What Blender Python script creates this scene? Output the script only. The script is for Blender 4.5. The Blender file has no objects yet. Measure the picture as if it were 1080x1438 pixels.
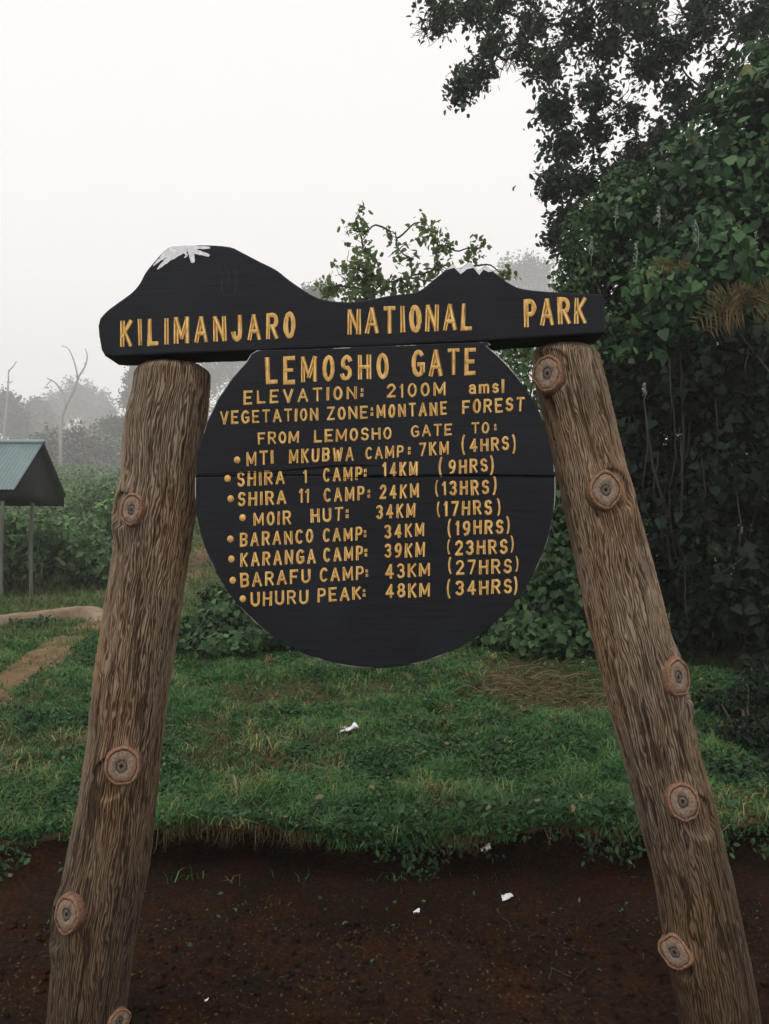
import bpy, bmesh, math
import numpy as np
from mathutils import Vector, Matrix

R = math.radians
S = bpy.context.scene
COL = S.collection

# ------------------------------------------------------------------ camera
FPX = 1040.0                      # focal length in photo pixels (1080 x 1438)
CAM_H = 1.70
PITCH = math.atan(41.0 / FPX)     # the level line lies 41 px under the picture centre
cam_d = bpy.data.cameras.new("camera")
cam = bpy.data.objects.new("camera", cam_d)
COL.objects.link(cam)
cam.location = (0, 0, CAM_H)
cam.rotation_euler = (R(90) + PITCH, 0, 0)
cam_d.sensor_fit = 'AUTO'
cam_d.sensor_width = 36.0
cam_d.lens = 36.0 * FPX / 1438.0
cam_d.clip_start = 0.05
cam_d.clip_end = 3000
S.camera = cam

# ------------------------------------------------------------------ overcast sky and sun
SUN_EL, SUN_AZ = 54.0, 205.0      # the veiled sun stands behind the camera, a little to the left
w = bpy.data.worlds.new("World")
S.world = w
w.use_nodes = True
wn, wl = w.node_tree.nodes, w.node_tree.links
wn.clear()
sky = wn.new("ShaderNodeTexSky")
sky.sky_type = 'NISHITA'
sky.sun_disc = False
sky.sun_elevation = R(SUN_EL)
sky.sun_rotation = R(SUN_AZ)
sky.altitude = 2100
sky.air_density = 1.0
sky.dust_density = 6.0
hs = wn.new("ShaderNodeHueSaturation")
hs.inputs['Saturation'].default_value = 0.15
mx = wn.new("ShaderNodeMix")
mx.data_type = 'RGBA'
mx.inputs['Factor'].default_value = 0.82
mx.inputs['B'].default_value = (12.6, 12.15, 12.05, 1)      # the cloud deck
bg = wn.new("ShaderNodeBackground")
bg.inputs['Strength'].default_value = 0.10
wo = wn.new("ShaderNodeOutputWorld")
wl.new(sky.outputs['Color'], hs.inputs['Color'])
wl.new(hs.outputs['Color'], mx.inputs['A'])
wl.new(mx.outputs['Result'], bg.inputs['Color'])
wl.new(bg.outputs['Background'], wo.inputs['Surface'])

sd = bpy.data.lights.new("sun", 'SUN')
sd.energy = 1.3
sd.angle = R(30)
sd.color = (1.0, 0.96, 0.92)
sun = bpy.data.objects.new("sun", sd)
COL.objects.link(sun)
_az = R(SUN_AZ)
_sv = Vector((math.sin(_az) * math.cos(R(SUN_EL)), math.cos(_az) * math.cos(R(SUN_EL)), math.sin(R(SUN_EL))))
sun.rotation_euler = _sv.to_track_quat('Z', 'Y').to_euler()
sun.location = (0, -5, 30)

S.view_settings.view_transform = 'Standard'
S.view_settings.look = 'None'
S.view_settings.gamma = 1.0
S.view_settings.exposure = 0.0
S.view_settings.use_curve_mapping = False
S.render.engine = 'CYCLES'
S.cycles.max_bounces = 6
S.cycles.diffuse_bounces = 3
S.cycles.transparent_max_bounces = 8
S.cycles.volume_bounces = 5
S.cycles.use_denoising = True

# ------------------------------------------------------------------ helpers
rng = np.random.default_rng(7)
_tp, _cp, _sp = math.tan(PITCH), math.cos(PITCH), math.sin(PITCH)


def P(px, py, Y):
    """photo pixel seen at distance Y in front of the camera -> world point"""
    a = (px - 540.0) / FPX
    b = (719.0 - py) / FPX
    dy = _cp - b * _sp
    dz = _sp + b * _cp
    return np.array([a * Y / dy, Y, CAM_H + dz * Y / dy])


def _hash(ix, iy, iz, seed):
    n = (ix.astype(np.int64) * 374761393 + iy.astype(np.int64) * 668265263 + iz.astype(np.int64) * 2147483647 + seed * 1274126177) & 0xFFFFFFFF
    n = ((n ^ (n >> 13)) * 1274126177) & 0xFFFFFFFF
    n = ((n ^ (n >> 16)) * 2246822519) & 0xFFFFFFFF
    return ((n ^ (n >> 15)) & 0xFFFFFF) / float(0xFFFFFF)


def vnoise(x, y, z=0.0, seed=0):
    x, y, z = np.broadcast_arrays(np.asarray(x, float), np.asarray(y, float), np.asarray(z, float))
    ix, iy, iz = np.floor(x), np.floor(y), np.floor(z)
    fx, fy, fz = x - ix, y - iy, z - iz
    fx, fy, fz = fx * fx * (3 - 2 * fx), fy * fy * (3 - 2 * fy), fz * fz * (3 - 2 * fz)
    r = 0
    for dx in (0, 1):
        for dy in (0, 1):
            for dz in (0, 1):
                wgt = (fx if dx else 1 - fx) * (fy if dy else 1 - fy) * (fz if dz else 1 - fz)
                r = r + wgt * _hash(ix + dx, iy + dy, iz + dz, seed)
    return r


def fbm(x, y, z=0.0, seed=0, oct=4):
    r, a, t = 0, 1.0, 0
    x, y, z = np.asarray(x, float), np.asarray(y, float), np.asarray(z, float)
    for k in range(oct):
        r = r + a * vnoise(x, y, z, seed + k * 17)
        t += a
        a *= 0.5
        x, y, z = x * 2.03, y * 2.03, z * 2.03
    return r / t


def smooth(e0, e1, x):
    t = np.clip((np.asarray(x, float) - e0) / (e1 - e0), 0, 1)
    return t * t * (3 - 2 * t)


def tag(o, label=None, cat=None, group=None, kind=None):
    if label: o['label'] = label
    if cat: o['category'] = cat
    if group: o['group'] = group
    if kind: o['kind'] = kind
    return o


def empty(name, loc, label, cat, group=None):
    o = bpy.data.objects.new(name, None)
    o.empty_display_size = 0.2
    o.location = tuple(float(v) for v in loc)
    COL.objects.link(o)
    return tag(o, label, cat, group)


def link(name, me, parent=None):
    o = bpy.data.objects.new(name, me)
    COL.objects.link(o)
    if parent is not None:
        o.parent = parent
        if parent.type == 'EMPTY':
            o.matrix_parent_inverse = Matrix.Translation(-Vector(parent.location))
    return o


def tri_mesh(name, V, T, mat, parent=None, smooth_=False, tint=None, vattr=None):
    """fast mesh from vertex and triangle arrays"""
    V = np.ascontiguousarray(V, dtype=np.float32)
    T = np.ascontiguousarray(T, dtype=np.int32)
    me = bpy.data.meshes.new(name)
    me.vertices.add(len(V))
    me.vertices.foreach_set('co', V.ravel())
    me.loops.add(len(T) * 3)
    me.loops.foreach_set('vertex_index', T.ravel())
    me.polygons.add(len(T))
    me.polygons.foreach_set('loop_start', np.arange(0, len(T) * 3, 3, dtype=np.int32))
    if smooth_:
        me.polygons.foreach_set('use_smooth', np.ones(len(T), dtype=bool))
    if tint is not None:
        a = me.attributes.new('tint', 'FLOAT', 'FACE')
        a.data.foreach_set('value', np.ascontiguousarray(tint, dtype=np.float32))
    for k, v in (vattr or {}).items():
        a = me.attributes.new(k, 'FLOAT', 'POINT')
        a.data.foreach_set('value', np.ascontiguousarray(v, dtype=np.float32))
    me.update(calc_edges=True)
    me.validate()
    me.materials.append(mat)
    return link(name, me, parent)


class Tris:
    """collects triangles"""
    def __init__(self):
        self.V, self.T, self.A, self.n = [], [], [], 0

    def add(self, V, T, tint=0.5):
        V = np.asarray(V, float)
        T = np.asarray(T, int)
        self.V.append(V)
        self.T.append(T + self.n)
        self.A.append(np.broadcast_to(np.asarray(tint, float), (len(T),)))
        self.n += len(V)

    def tube(self, pts, rad, sides=6, tint=0.5, cap=True, flat=1.0):
        pts = np.asarray(pts, float)
        rad = np.broadcast_to(np.asarray(rad, float), (len(pts),))
        n = len(pts)
        d = np.gradient(pts, axis=0)
        d /= np.linalg.norm(d, axis=1)[:, None] + 1e-9
        up = np.array([0.0, 1.0, 0.0]) if abs(d[0, 1]) < 0.9 else np.array([1.0, 0, 0])
        u = np.cross(d, up)
        u /= np.linalg.norm(u, axis=1)[:, None] + 1e-9
        v = np.cross(d, u)
        a = np.arange(sides) * 2 * math.pi / sides
        V = (pts[:, None, :] + rad[:, None, None] * (np.cos(a)[None, :, None] * u[:, None, :] + flat * np.sin(a)[None, :, None] * v[:, None, :])).reshape(-1, 3)
        i = np.arange(n - 1)[:, None] * sides
        j = np.arange(sides)[None, :]
        k = (j + 1) % sides
        A, B, C, D = i + j, i + k, i + sides + k, i + sides + j
        T = np.concatenate([np.stack([A, B, C], -1).reshape(-1, 3), np.stack([A, C, D], -1).reshape(-1, 3)])
        if cap:
            V = np.concatenate([V, pts[:1], pts[-1:]])
            jj = np.arange(sides)
            kk = (jj + 1) % sides
            T = np.concatenate([T, np.stack([kk, jj, np.full(sides, n * sides)], -1),
                                np.stack([(n - 1) * sides + jj, (n - 1) * sides + kk, np.full(sides, n * sides + 1)], -1)])
        self.add(V, T, tint)

    def box(self, c, s, rot=None, tint=0.5):
        c, s = np.asarray(c, float), np.asarray(s, float) / 2
        V = np.array([[x, y, z] for x in (-1, 1) for y in (-1, 1) for z in (-1, 1)]) * s
        if rot is not None:
            V = V @ np.array(rot).T
        Q = [(0, 1, 3, 2), (4, 6, 7, 5), (0, 4, 5, 1), (2, 3, 7, 6), (0, 2, 6, 4), (1, 5, 7, 3)]
        T = [t for q in Q for t in ((q[0], q[1], q[2]), (q[0], q[2], q[3]))]
        self.add(V + c, T, tint)

    def build(self, name, mat, parent=None, smooth_=False):
        return tri_mesh(name, np.concatenate(self.V), np.concatenate(self.T), mat, parent, smooth_, np.concatenate(self.A))


# leaf outlines: local x = across, y = along, z = off the blade
LEAF_OVAL = (np.array([[0, 0, 0], [-.26, .35, .07], [.26, .35, .07], [0, .45, -.02], [-.2, .72, .03], [.2, .72, .03], [0, 1, -.12]]),
             np.array([[0, 2, 3], [0, 3, 1], [1, 3, 4], [3, 2, 5], [3, 6, 4], [3, 5, 6]]))
LEAF_HEART = (np.array([[0, .06, 0], [-.2, -.06, .03], [.2, -.06, .03], [-.44, .2, .07], [.44, .2, .07], [0, .42, -.03],
                        [-.33, .55, .05], [.33, .55, .05], [0, 1.0, -.16]]),
              np.array([[0, 5, 3], [0, 3, 1], [0, 4, 5], [0, 2, 4], [3, 5, 6], [5, 4, 7], [5, 8, 6], [5, 7, 8]]))
LEAF_SIMPLE = (np.array([[0, 0, 0], [-.3, .45, .06], [.3, .45, .06], [0, 1, -.08]]), np.array([[0, 2, 1], [1, 2, 3]]))


def _unit(v):
    return v / (np.linalg.norm(v, axis=-1, keepdims=True) + 1e-9)


def leaf_arrays(pts, nrm, size, template=LEAF_OVAL, droop=0.5, jit=0.6, tint=None):
    """one leaf per point, facing roughly along nrm, tip hanging down"""
    n = len(pts)
    nrm = _unit(nrm + jit * rng.normal(size=(n, 3)))
    ax = rng.normal(size=(n, 3)) * 0.8 + np.array([0, 0, -droop])
    ax = _unit(ax - (ax * nrm).sum(1)[:, None] * nrm)
    sd_ = np.cross(ax, nrm)
    tv, tf = template
    curl = rng.uniform(0.4, 1.6, n)
    size = np.broadcast_to(size, (n,))
    wd = rng.uniform(0.85, 1.2, n)
    V = (sd_[:, None, :] * (tv[None, :, 0] * wd[:, None])[:, :, None] + ax[:, None, :] * tv[None, :, 1, None]
         + nrm[:, None, :] * (tv[None, :, 2] * curl[:, None])[:, :, None]) * size[:, None, None] + pts[:, None, :]
    T = tf[None] + (np.arange(n) * len(tv))[:, None, None]
    if tint is None:
        tint = rng.uniform(0, 1, n)
    return V.reshape(-1, 3), T.reshape(-1, 3), np.repeat(tint, len(tf))


def in_ball(n, shell=0.0):
    d = _unit(rng.normal(size=(n, 3)))
    r = (shell ** 3 + (1 - shell ** 3) * rng.uniform(0, 1, n)) ** (1 / 3)
    return d * r[:, None], d


# ------------------------------------------------------------------ materials
def new_mat(name):
    m = bpy.data.materials.new(name)
    m.use_nodes = True
    nt = m.node_tree
    nt.nodes.clear()
    out = nt.nodes.new("ShaderNodeOutputMaterial")
    return m, nt, out


def ramp(nt, src, stops, interp='LINEAR'):
    r = nt.nodes.new("ShaderNodeValToRGB")
    r.color_ramp.interpolation = interp
    e = r.color_ramp.elements
    while len(e) < len(stops):
        e.new(0.5)
    for el, (p, c) in zip(e, stops):
        el.position = p
        el.color = (c[0], c[1], c[2], 1)
    nt.links.new(src, r.inputs['Fac'])
    return r.outputs['Color']


def noise(nt, scale, detail=4, rough=0.6, stretch=None, dist=0.0, coord='Object'):
    tc = nt.nodes.new("ShaderNodeTexCoord")
    src = tc.outputs[coord]
    if stretch:
        mp = nt.nodes.new("ShaderNodeMapping")
        mp.inputs['Scale'].default_value = stretch
        nt.links.new(src, mp.inputs['Vector'])
        src = mp.outputs['Vector']
    n = nt.nodes.new("ShaderNodeTexNoise")
    n.inputs['Scale'].default_value = scale
    n.inputs['Detail'].default_value = detail
    n.inputs['Roughness'].default_value = rough
    n.inputs['Distortion'].default_value = dist
    nt.links.new(src, n.inputs['Vector'])
    return n.outputs['Fac']


def mix(nt, fac, a, b, mode='MIX'):
    m = nt.nodes.new("ShaderNodeMix")
    m.data_type = 'RGBA'
    m.blend_type = mode
    for key, v in (('Factor', fac), ('A', a), ('B', b)):
        s = m.inputs[key] if key == 'Factor' else [i for i in m.inputs if i.name == key and i.type == 'RGBA'][0]
        if isinstance(v, (int, float)):
            s.default_value = v
        elif isinstance(v, tuple):
            s.default_value = (*v, 1)
        else:
            nt.links.new(v, s)
    return [o for o in m.outputs if o.type == 'RGBA'][0]


def math_n(nt, op, a, b=None):
    m = nt.nodes.new("ShaderNodeMath")
    m.operation = op
    for i, v in enumerate((a, b)):
        if v is None: continue
        if isinstance(v, (int, float)): m.inputs[i].default_value = v
        else: nt.links.new(v, m.inputs[i])
    return m.outputs[0]


def attr(nt, name):
    a = nt.nodes.new("ShaderNodeAttribute")
    a.attribute_name = name
    return a.outputs['Fac']


def princ(nt, out, color, rough=0.7, spec=0.3, bump=None, bstr=0.3, bdist=0.01):
    b = nt.nodes.new("ShaderNodeBsdfPrincipled")
    if isinstance(color, tuple): b.inputs['Base Color'].default_value = (*color, 1)
    else: nt.links.new(color, b.inputs['Base Color'])
    if isinstance(rough, (int, float)): b.inputs['Roughness'].default_value = rough
    else: nt.links.new(rough, b.inputs['Roughness'])
    b.inputs['Specular IOR Level'].default_value = spec
    if bump is not None:
        bn = nt.nodes.new("ShaderNodeBump")
        bn.inputs['Strength'].default_value = bstr
        bn.inputs['Distance'].default_value = bdist
        nt.links.new(bump, bn.inputs['Height'])
        nt.links.new(bn.outputs['Normal'], b.inputs['Normal'])
    nt.links.new(b.outputs['BSDF'], out.inputs['Surface'])
    return b


def leaf_mat(name, stops, rough=0.45, spec=0.3, transl=0.2):
    rough, spec = rough + .08, spec * .5
    m, nt, out = new_mat(name)
    c = ramp(nt, attr(nt, 'tint'), stops)
    n = noise(nt, 9.0, 3)
    c = mix(nt, math_n(nt, 'MULTIPLY', n, 0.35), c, (0.02, 0.03, 0.012))
    b = princ(nt, out, c, rough, spec)
    if transl > 0:
        t = nt.nodes.new("ShaderNodeBsdfTranslucent")
        nt.links.new(mix(nt, 1.0, c, (1.0, 1.25, 0.5), 'MULTIPLY'), t.inputs['Color'])
        ms = nt.nodes.new("ShaderNodeMixShader")
        ms.inputs[0].default_value = transl
        nt.links.new(b.outputs['BSDF'], ms.inputs[1])
        nt.links.new(t.outputs['BSDF'], ms.inputs[2])
        nt.links.new(ms.outputs[0], out.inputs['Surface'])
    return m


M = {}
M['tree_leaf'] = leaf_mat('tree_leaf', [(0, (.014, .025, .018)), (.6, (.032, .053, .037)), (1, (.07, .105, .068))], .45, .25, .25)
M['creeper_leaf'] = leaf_mat('creeper_leaf', [(0, (.008, .022, .01)), (.45, (.026, .07, .026)), (.93, (.08, .17, .06)), (1, (.15, .13, .055))], .42, .3, .12)
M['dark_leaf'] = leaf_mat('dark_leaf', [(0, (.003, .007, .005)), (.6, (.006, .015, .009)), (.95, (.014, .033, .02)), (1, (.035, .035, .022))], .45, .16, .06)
M['shrub_leaf'] = leaf_mat('shrub_leaf', [(0, (.015, .037, .016)), (.55, (.044, .095, .036)), (1, (.11, .18, .07))], .45, .3, .15)
M['bush_leaf'] = leaf_mat('bush_leaf', [(0, (.034, .075, .032)), (.6, (.11, .2, .078)), (1, (.22, .32, .14))], .5, .25, .15)
M['sapling_leaf'] = leaf_mat('sapling_leaf', [(0, (.08, .105, .065)), (.6, (.14, .18, .11)), (1, (.24, .28, .18))], .5, .25, .6)
M['far_leaf'] = leaf_mat('far_leaf', [(0, (.018, .042, .028)), (.8, (.04, .085, .055)), (1, (.075, .13, .085))], .6, .2, .1)
M['pale_leaf'] = leaf_mat('pale_leaf', [(0, (.03, .045, .03)), (.6, (.05, .07, .045)), (.75, (.25, .27, .22)), (1, (.42, .43, .36))], .6, .2, .1)
M['grass'] = leaf_mat('grass', [(0, (.018, .055, .02)), (.4, (.06, .155, .055)), (.86, (.14, .28, .1)), (.93, (.3, .24, .11)), (1, (.4, .32, .16))], .55, .2, .2)
M['far_grass'] = leaf_mat('far_grass', [(0, (.05, .1, .035)), (.5, (.1, .155, .055)), (.8, (.17, .195, .075)), (1, (.3, .25, .11))], .6, .2, .2)
M['weeds'] = leaf_mat('weeds', [(0, (.016, .042, .018)), (.6, (.04, .095, .038)), (.93, (.075, .15, .06)), (1, (.22, .18, .1))], .5, .25, .15)
M['straw'] = leaf_mat('straw', [(0, (.06, .042, .022)), (.6, (.13, .095, .05)), (1, (.3, .24, .14))], .7, .15, .1)
M['fern'] = leaf_mat('fern', [(0, (.04, .027, .011)), (.6, (.085, .058, .024)), (1, (.16, .11, .05))], .6, .2, .2)
M['twig'] = leaf_mat('twig', [(0, (.03, .024, .02)), (1, (.06, .05, .042))], .8, .1, 0)
M['vine'] = leaf_mat('vine', [(0, (.02, .017, .014)), (1, (.07, .06, .05))], .8, .1, 0)
M['dead_wood'] = leaf_mat('dead_wood', [(0, (.3, .28, .27)), (1, (.42, .4, .38))], .8, .1, 0)
M['flower'] = leaf_mat('flower', [(0, (.2, .22, .2)), (1, (.45, .46, .44))], .7, .1, .2)


def bark_material():
    m, nt, out = new_mat('furrowed_bark')
    rg = attr(nt, 'ridge')
    big = noise(nt, 3.2, 4, .6, (1, 1, .35))
    fine = noise(nt, 95, 6, .75, (1, 1, .1), 1.0)
    base = ramp(nt, rg, [(.04, (.022, .016, .012)), (.25, (.066, .045, .031)), (.5, (.15, .11, .077)), (.82, (.335, .265, .195))])
    c = mix(nt, ramp(nt, fine, [(.3, (0, 0, 0)), (.62, (1, 1, 1))]), mix(nt, 1.0, base, (.62, .58, .55), 'MULTIPLY'), base)
    # orange-brown stain and grey weathering in large patches
    c = mix(nt, ramp(nt, big, [(.42, (0, 0, 0)), (.66, (1, 1, 1))]), c, mix(nt, 1.0, c, (1.1, .9, .68), 'MULTIPLY'))
    c = mix(nt, ramp(nt, noise(nt, 2.1, 3, .6, (1, 1, .5)), [(.5, (0, 0, 0)), (.72, (.75, .75, .75))]), c,
            mix(nt, 1.0, c, (.6, .62, .58), 'MULTIPLY'))
    # wet, splashed foot of the post
    tc = nt.nodes.new("ShaderNodeTexCoord")
    sx = nt.nodes.new("ShaderNodeSeparateXYZ")
    nt.links.new(tc.outputs['Object'], sx.inputs[0])
    mr = nt.nodes.new("ShaderNodeMapRange")
    mr.inputs['From Min'].default_value = 0.75
    mr.inputs['From Max'].default_value = 0.05
    nt.links.new(math_n(nt, 'ADD', sx.outputs['Z'], math_n(nt, 'MULTIPLY', big, 0.5)), mr.inputs['Value'])
    mr.inputs['From Min'].default_value = 1.7
    mr.inputs['From Max'].default_value = 0.45
    c = mix(nt, math_n(nt, 'MULTIPLY', mr.outputs[0], .85), c, mix(nt, 1.0, c, (.26, .265, .26), 'MULTIPLY'))
    princ(nt, out, c, .85, .1, fine, .6, .006)
    return m


M['bark'] = bark_material()


def knot_material():
    m, nt, out = new_mat('cut_knot')
    rg = attr(nt, 'ring')
    n = noise(nt, 45, 4, .7)
    v = math_n(nt, 'ADD', rg, math_n(nt, 'MULTIPLY', math_n(nt, 'SUBTRACT', n, .5), .22))
    c = ramp(nt, v, [(0, (.05, .042, .036)), (.2, (.16, .13, .105)), (.26, (.03, .022, .018)), (.31, (.22, .175, .135)),
                     (.5, (.26, .19, .135)), (.68, (.25, .17, .115)), (.725, (.03, .018, .013)), (.775, (.3, .165, .1)), (.86, (.28, .15, .09)), (1, (.11, .075, .052))])
    c = mix(nt, ramp(nt, noise(nt, 120, 4, .7), [(.4, (0, 0, 0)), (.65, (1, 1, 1))]), mix(nt, 1.0, c, (.55, .52, .5), 'MULTIPLY'), c)
    princ(nt, out, c, .8, .2, n, .4, .004)
    return m


M['knot'] = knot_material()


def black_material():
    m, nt, out = new_mat('black_stain')
    g = noise(nt, 14, 6, .65, (.5, 1, 9), .6)
    b = noise(nt, 4, 4, .6)
    c = ramp(nt, g, [(.3, (.0055, .0063, .0078)), (.7, (.0115, .0132, .0168))])
    c = mix(nt, ramp(nt, b, [(.45, (0, 0, 0)), (.75, (.6, .6, .6))]), c, (.017, .02, .027))
    r = math_n(nt, 'ADD', .46, math_n(nt, 'MULTIPLY', b, .25))
    princ(nt, out, c, r, .14, g, .3, .004)
    return m


M['black'] = black_material()


def worn_edge():
    m, nt, out = new_mat('worn_black_edge')
    n = noise(nt, 5, 4, .6)
    c = ramp(nt, n, [(.52, (.012, .013, .015)), (.59, (.33, .32, .3)), (.75, (.5, .49, .47))])
    princ(nt, out, c, .7, .2)
    return m


M['worn_edge'] = worn_edge()


def yellow_material():
    m, nt, out = new_mat('yellow_letter_paint')
    n = noise(nt, 70, 5, .7, (1, 1, .35))
    n2 = noise(nt, 22, 3, .6)
    c = ramp(nt, n, [(.28, (.2, .095, .024)), (.43, (.53, .305, .085)), (.6, (.7, .44, .14)), (.82, (.8, .58, .26))])
    c = mix(nt, ramp(nt, n2, [(.5, (0, 0, 0)), (.72, (.55, .55, .55))]), c, (.5, .25, .05))
    princ(nt, out, c, .6, .25, n, .4, .002)
    return m


M['yellow'] = yellow_material()


def simple(name, a, b, scale, rough=.7, spec=.25, bstr=.2, bdist=.01, detail=5, stretch=None):
    m, nt, out = new_mat(name)
    n = noise(nt, scale, detail, .65, stretch)
    princ(nt, out, ramp(nt, n, [(.3, a), (.7, b)]), rough, spec, n, bstr, bdist)
    return m


M['snow'] = simple('white_peak_paint', (.5, .5, .52), (.82, .82, .83), 60, .6, .3)
M['grey_streak'] = simple('thin_grey_paint', (.012, .014, .018), (.028, .031, .038), 50, .6, .1)
M['paper'] = simple('white_scrap', (.6, .58, .58), (.85, .84, .85), 30, .7, .2)
M['crack'] = simple('crack_shadow', (.003, .003, .003), (.006, .006, .006), 30, .9, .0)
M['kerb'] = simple('earthy_kerb', (.15, .105, .066), (.29, .22, .145), 6, .85, .15, .4, .02)
M['roof'] = simple('grey_blue_sheet', (.14, .2, .21), (.2, .27, .28), 2.5, .45, .5, .05, .005)
M['dark_board'] = simple('dark_boards', (.008, .009, .008), (.016, .017, .016), 4, .8, .15)
M['post_wood'] = simple('grey_post_wood', (.08, .08, .068), (.14, .14, .12), 20, .8, .2, .3, .01, 4, (1, 1, .1))


def ground_material():
    m, nt, out = new_mat('soil_and_turf')
    geo = nt.nodes.new("ShaderNodeNewGeometry")
    fine = noise(nt, 55, 6, .75)
    mid = noise(nt, 5, 5, .65)
    big = noise(nt, 1.4, 4, .6)
    soil = ramp(nt, fine, [(.3, (.008, .0047, .003)), (.52, (.0205, .012, .0073)), (.72, (.047, .0285, .0175))])
    soil = mix(nt, ramp(nt, mid, [(.45, (0, 0, 0)), (.68, (1, 1, 1))]), soil, mix(nt, 1.0, soil, (1.55, .98, .7), 'MULTIPLY'))
    soil = mix(nt, ramp(nt, big, [(.45, (0, 0, 0)), (.62, (.85, .85, .85))]), soil, mix(nt, 1.0, soil, (.62, .68, .62), 'MULTIPLY'))
    turf = ramp(nt, fine, [(.3, (.02, .02, .010)), (.6, (.055, .055, .024)), (.8, (.11, .085, .045))])
    turf = mix(nt, ramp(nt, mid, [(.45, (0, 0, 0)), (.65, (1, 1, 1))]), turf, (.09, .06, .034))
    far = ramp(nt, noise(nt, .5, 5, .6), [(.3, (.045, .06, .025)), (.55, (.08, .09, .035)), (.75, (.12, .105, .045))])
    c = mix(nt, attr(nt, 'turf'), soil, turf)
    c = mix(nt, attr(nt, 'meadow'), c, far)
    princ(nt, out, c, .95, .05, fine, .8, .014)
    return m


M['ground'] = ground_material()
M['path'] = simple('orange_dirt', (.085, .055, .03), (.21, .14, .076), 7, .95, .1, .6, .02)

# ------------------------------------------------------------------ terrain
def hill(x, y):
    """turf height beyond the bank"""
    z = 0.27 + 0.27 * smooth(3.7, 9.5, y) - 0.04 * smooth(9, 13, y)
    z = z + 0.115 * np.maximum(0, y - 15) * smooth(13, 24, y) - 0.05 * np.maximum(0, y - 90)
    z = z + 0.17 * (fbm(x * 1.1, y * 1.1, 0, 3) - .5) + .08 * (fbm(x * 3.1, y * 3.1, 0, 4, 3) - .5) + 0.5 * (fbm(x * .08, y * .08, 0, 5) - .5) * smooth(12, 40, y)
    return z


def lip_y(x):
    return 3.72 + 0.10 * (fbm(x * 1.3, 0.3, 0, 21) - .5) + 0.2 * (fbm(x * 4.3, 4.2, 0, 22, 3) - .5) + 0.25 * smooth(1.4, 2.6, x)


def soil_z(x, y):
    z = 0.03 * (fbm(x * 2.2, y * 2.2, 0, 31) - .5) + 0.022 * (fbm(x * 9, y * 9, 0, 32) - .5)
    z = z + 0.02 * np.maximum(0, vnoise(x * 22, y * 22, 0, 33) - .55) + 0.012 * (vnoise(x * 45, y * 45, 0, 34) - .5)
    z = z + .028 * np.maximum(0, fbm(x * 13, y * 13, 0, 35, 3) - .5)
    return z + 0.02 * smooth(3.2, 3.8, y)


def ground_z(x, y):
    x, y = np.asarray(x, float), np.asarray(y, float)
    return np.where(y < lip_y(x) - .03, soil_z(x, y), hill(x, y))


def build_ground():
    ncol = 321
    s = np.linspace(-1, 1, ncol)
    t = np.sign(s) * np.abs(s) ** 1.7
    rows_y, rows_z, turf, mead = [], [], [], []

    def width(y): return 6.5 + 1.15 * max(y, 0)
    X = []
    ys = np.concatenate([np.linspace(-25, 1.9, 14)[:-1], np.linspace(1.9, 3.34, 130)])
    for y in ys:
        x = t * width(y)
        X.append(x); rows_y.append(np.full(ncol, y)); rows_z.append(soil_z(x, np.full(ncol, y)))
        turf.append(np.zeros(ncol)); mead.append(np.zeros(ncol))
    # bank face: in under the turf, then out to the lip
    xb = t * width(3.75)
    ly = lip_y(xb)
    rec = 0.09 + 0.16 * smooth(-1.35, -1.0, xb) * (1 - smooth(-.45, -.1, xb)) + 0.08 * vnoise(xb * 2.1, 9, 0, 41)
    slope = (1 - smooth(-1.5, -1.15, xb)) * .28              # gentler bank left of the post
    zl = hill(xb, ly)
    for f, back in ((.02, .35), (.15, .9), (.35, 1.1), (.55, .95), (.72, .6), (.86, .22), (.95, .02), (1.0, -.02)):
        y = ly + rec * back - .0 - slope * (1 - f)
        y = y + .03 * (fbm(xb * 6, f * 4, 0, 43) - .5)
        X.append(xb); rows_y.append(np.maximum(y, 3.36 + .02 * f)); rows_z.append(.05 + (zl - .05) * f)
        turf.append(np.full(ncol, 0.0 if f < .9 else .7)); mead.append(np.zeros(ncol))
    ys = np.concatenate([np.linspace(.05, 2.5, 60), np.linspace(2.6, 12, 70), np.linspace(12.5, 60, 60), np.geomspace(62, 900, 26)])
    for d in ys:
        y = 3.78 + d
        x = t * width(y)
        yy = np.where(d < 1.0, lip_y(x) + d, y + (lip_y(x) - 3.78) * max(0, 1 - (d - 1)))
        X.append(x); rows_y.append(yy); rows_z.append(hill(x, yy))
        turf.append(np.full(ncol, 1.0)); mead.append(np.full(ncol, float(smooth(5.5, 9, y))))
    X, Y, Z = np.array(X), np.array(rows_y), np.array(rows_z)
    V = np.stack([X, Y, Z], -1).reshape(-1, 3)
    nr = len(X)
    i = np.arange(nr - 1)[:, None] * ncol
    j = np.arange(ncol - 1)[None, :]
    A = i + j
    T = np.concatenate([np.stack([A, A + 1, A + ncol + 1], -1).reshape(-1, 3), np.stack([A, A + ncol + 1, A + ncol], -1).reshape(-1, 3)])
    o = tri_mesh('ground', V, T, M['ground'], None, True, None, {'turf': np.array(turf).ravel(), 'meadow': np.array(mead).ravel()})
    tag(o, kind='structure')


build_ground()

PATH = np.array([[-3.0, 4.6], [-3.25, 5.6], [-3.45, 6.8], [-3.65, 8.4], [-3.9, 10.2], [-4.25, 13], [-4.7, 16.5], [-5.2, 20], [-6.0, 26], [-7.5, 36]])


def path_x(y):
    return np.interp(y, PATH[:, 1], PATH[:, 0])


def path_half(y):
    return 0.135 + 0.010 * y + .3 * (fbm(np.asarray(y, float) * 2.3, 3.1, 0, 51) - .5)


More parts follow.
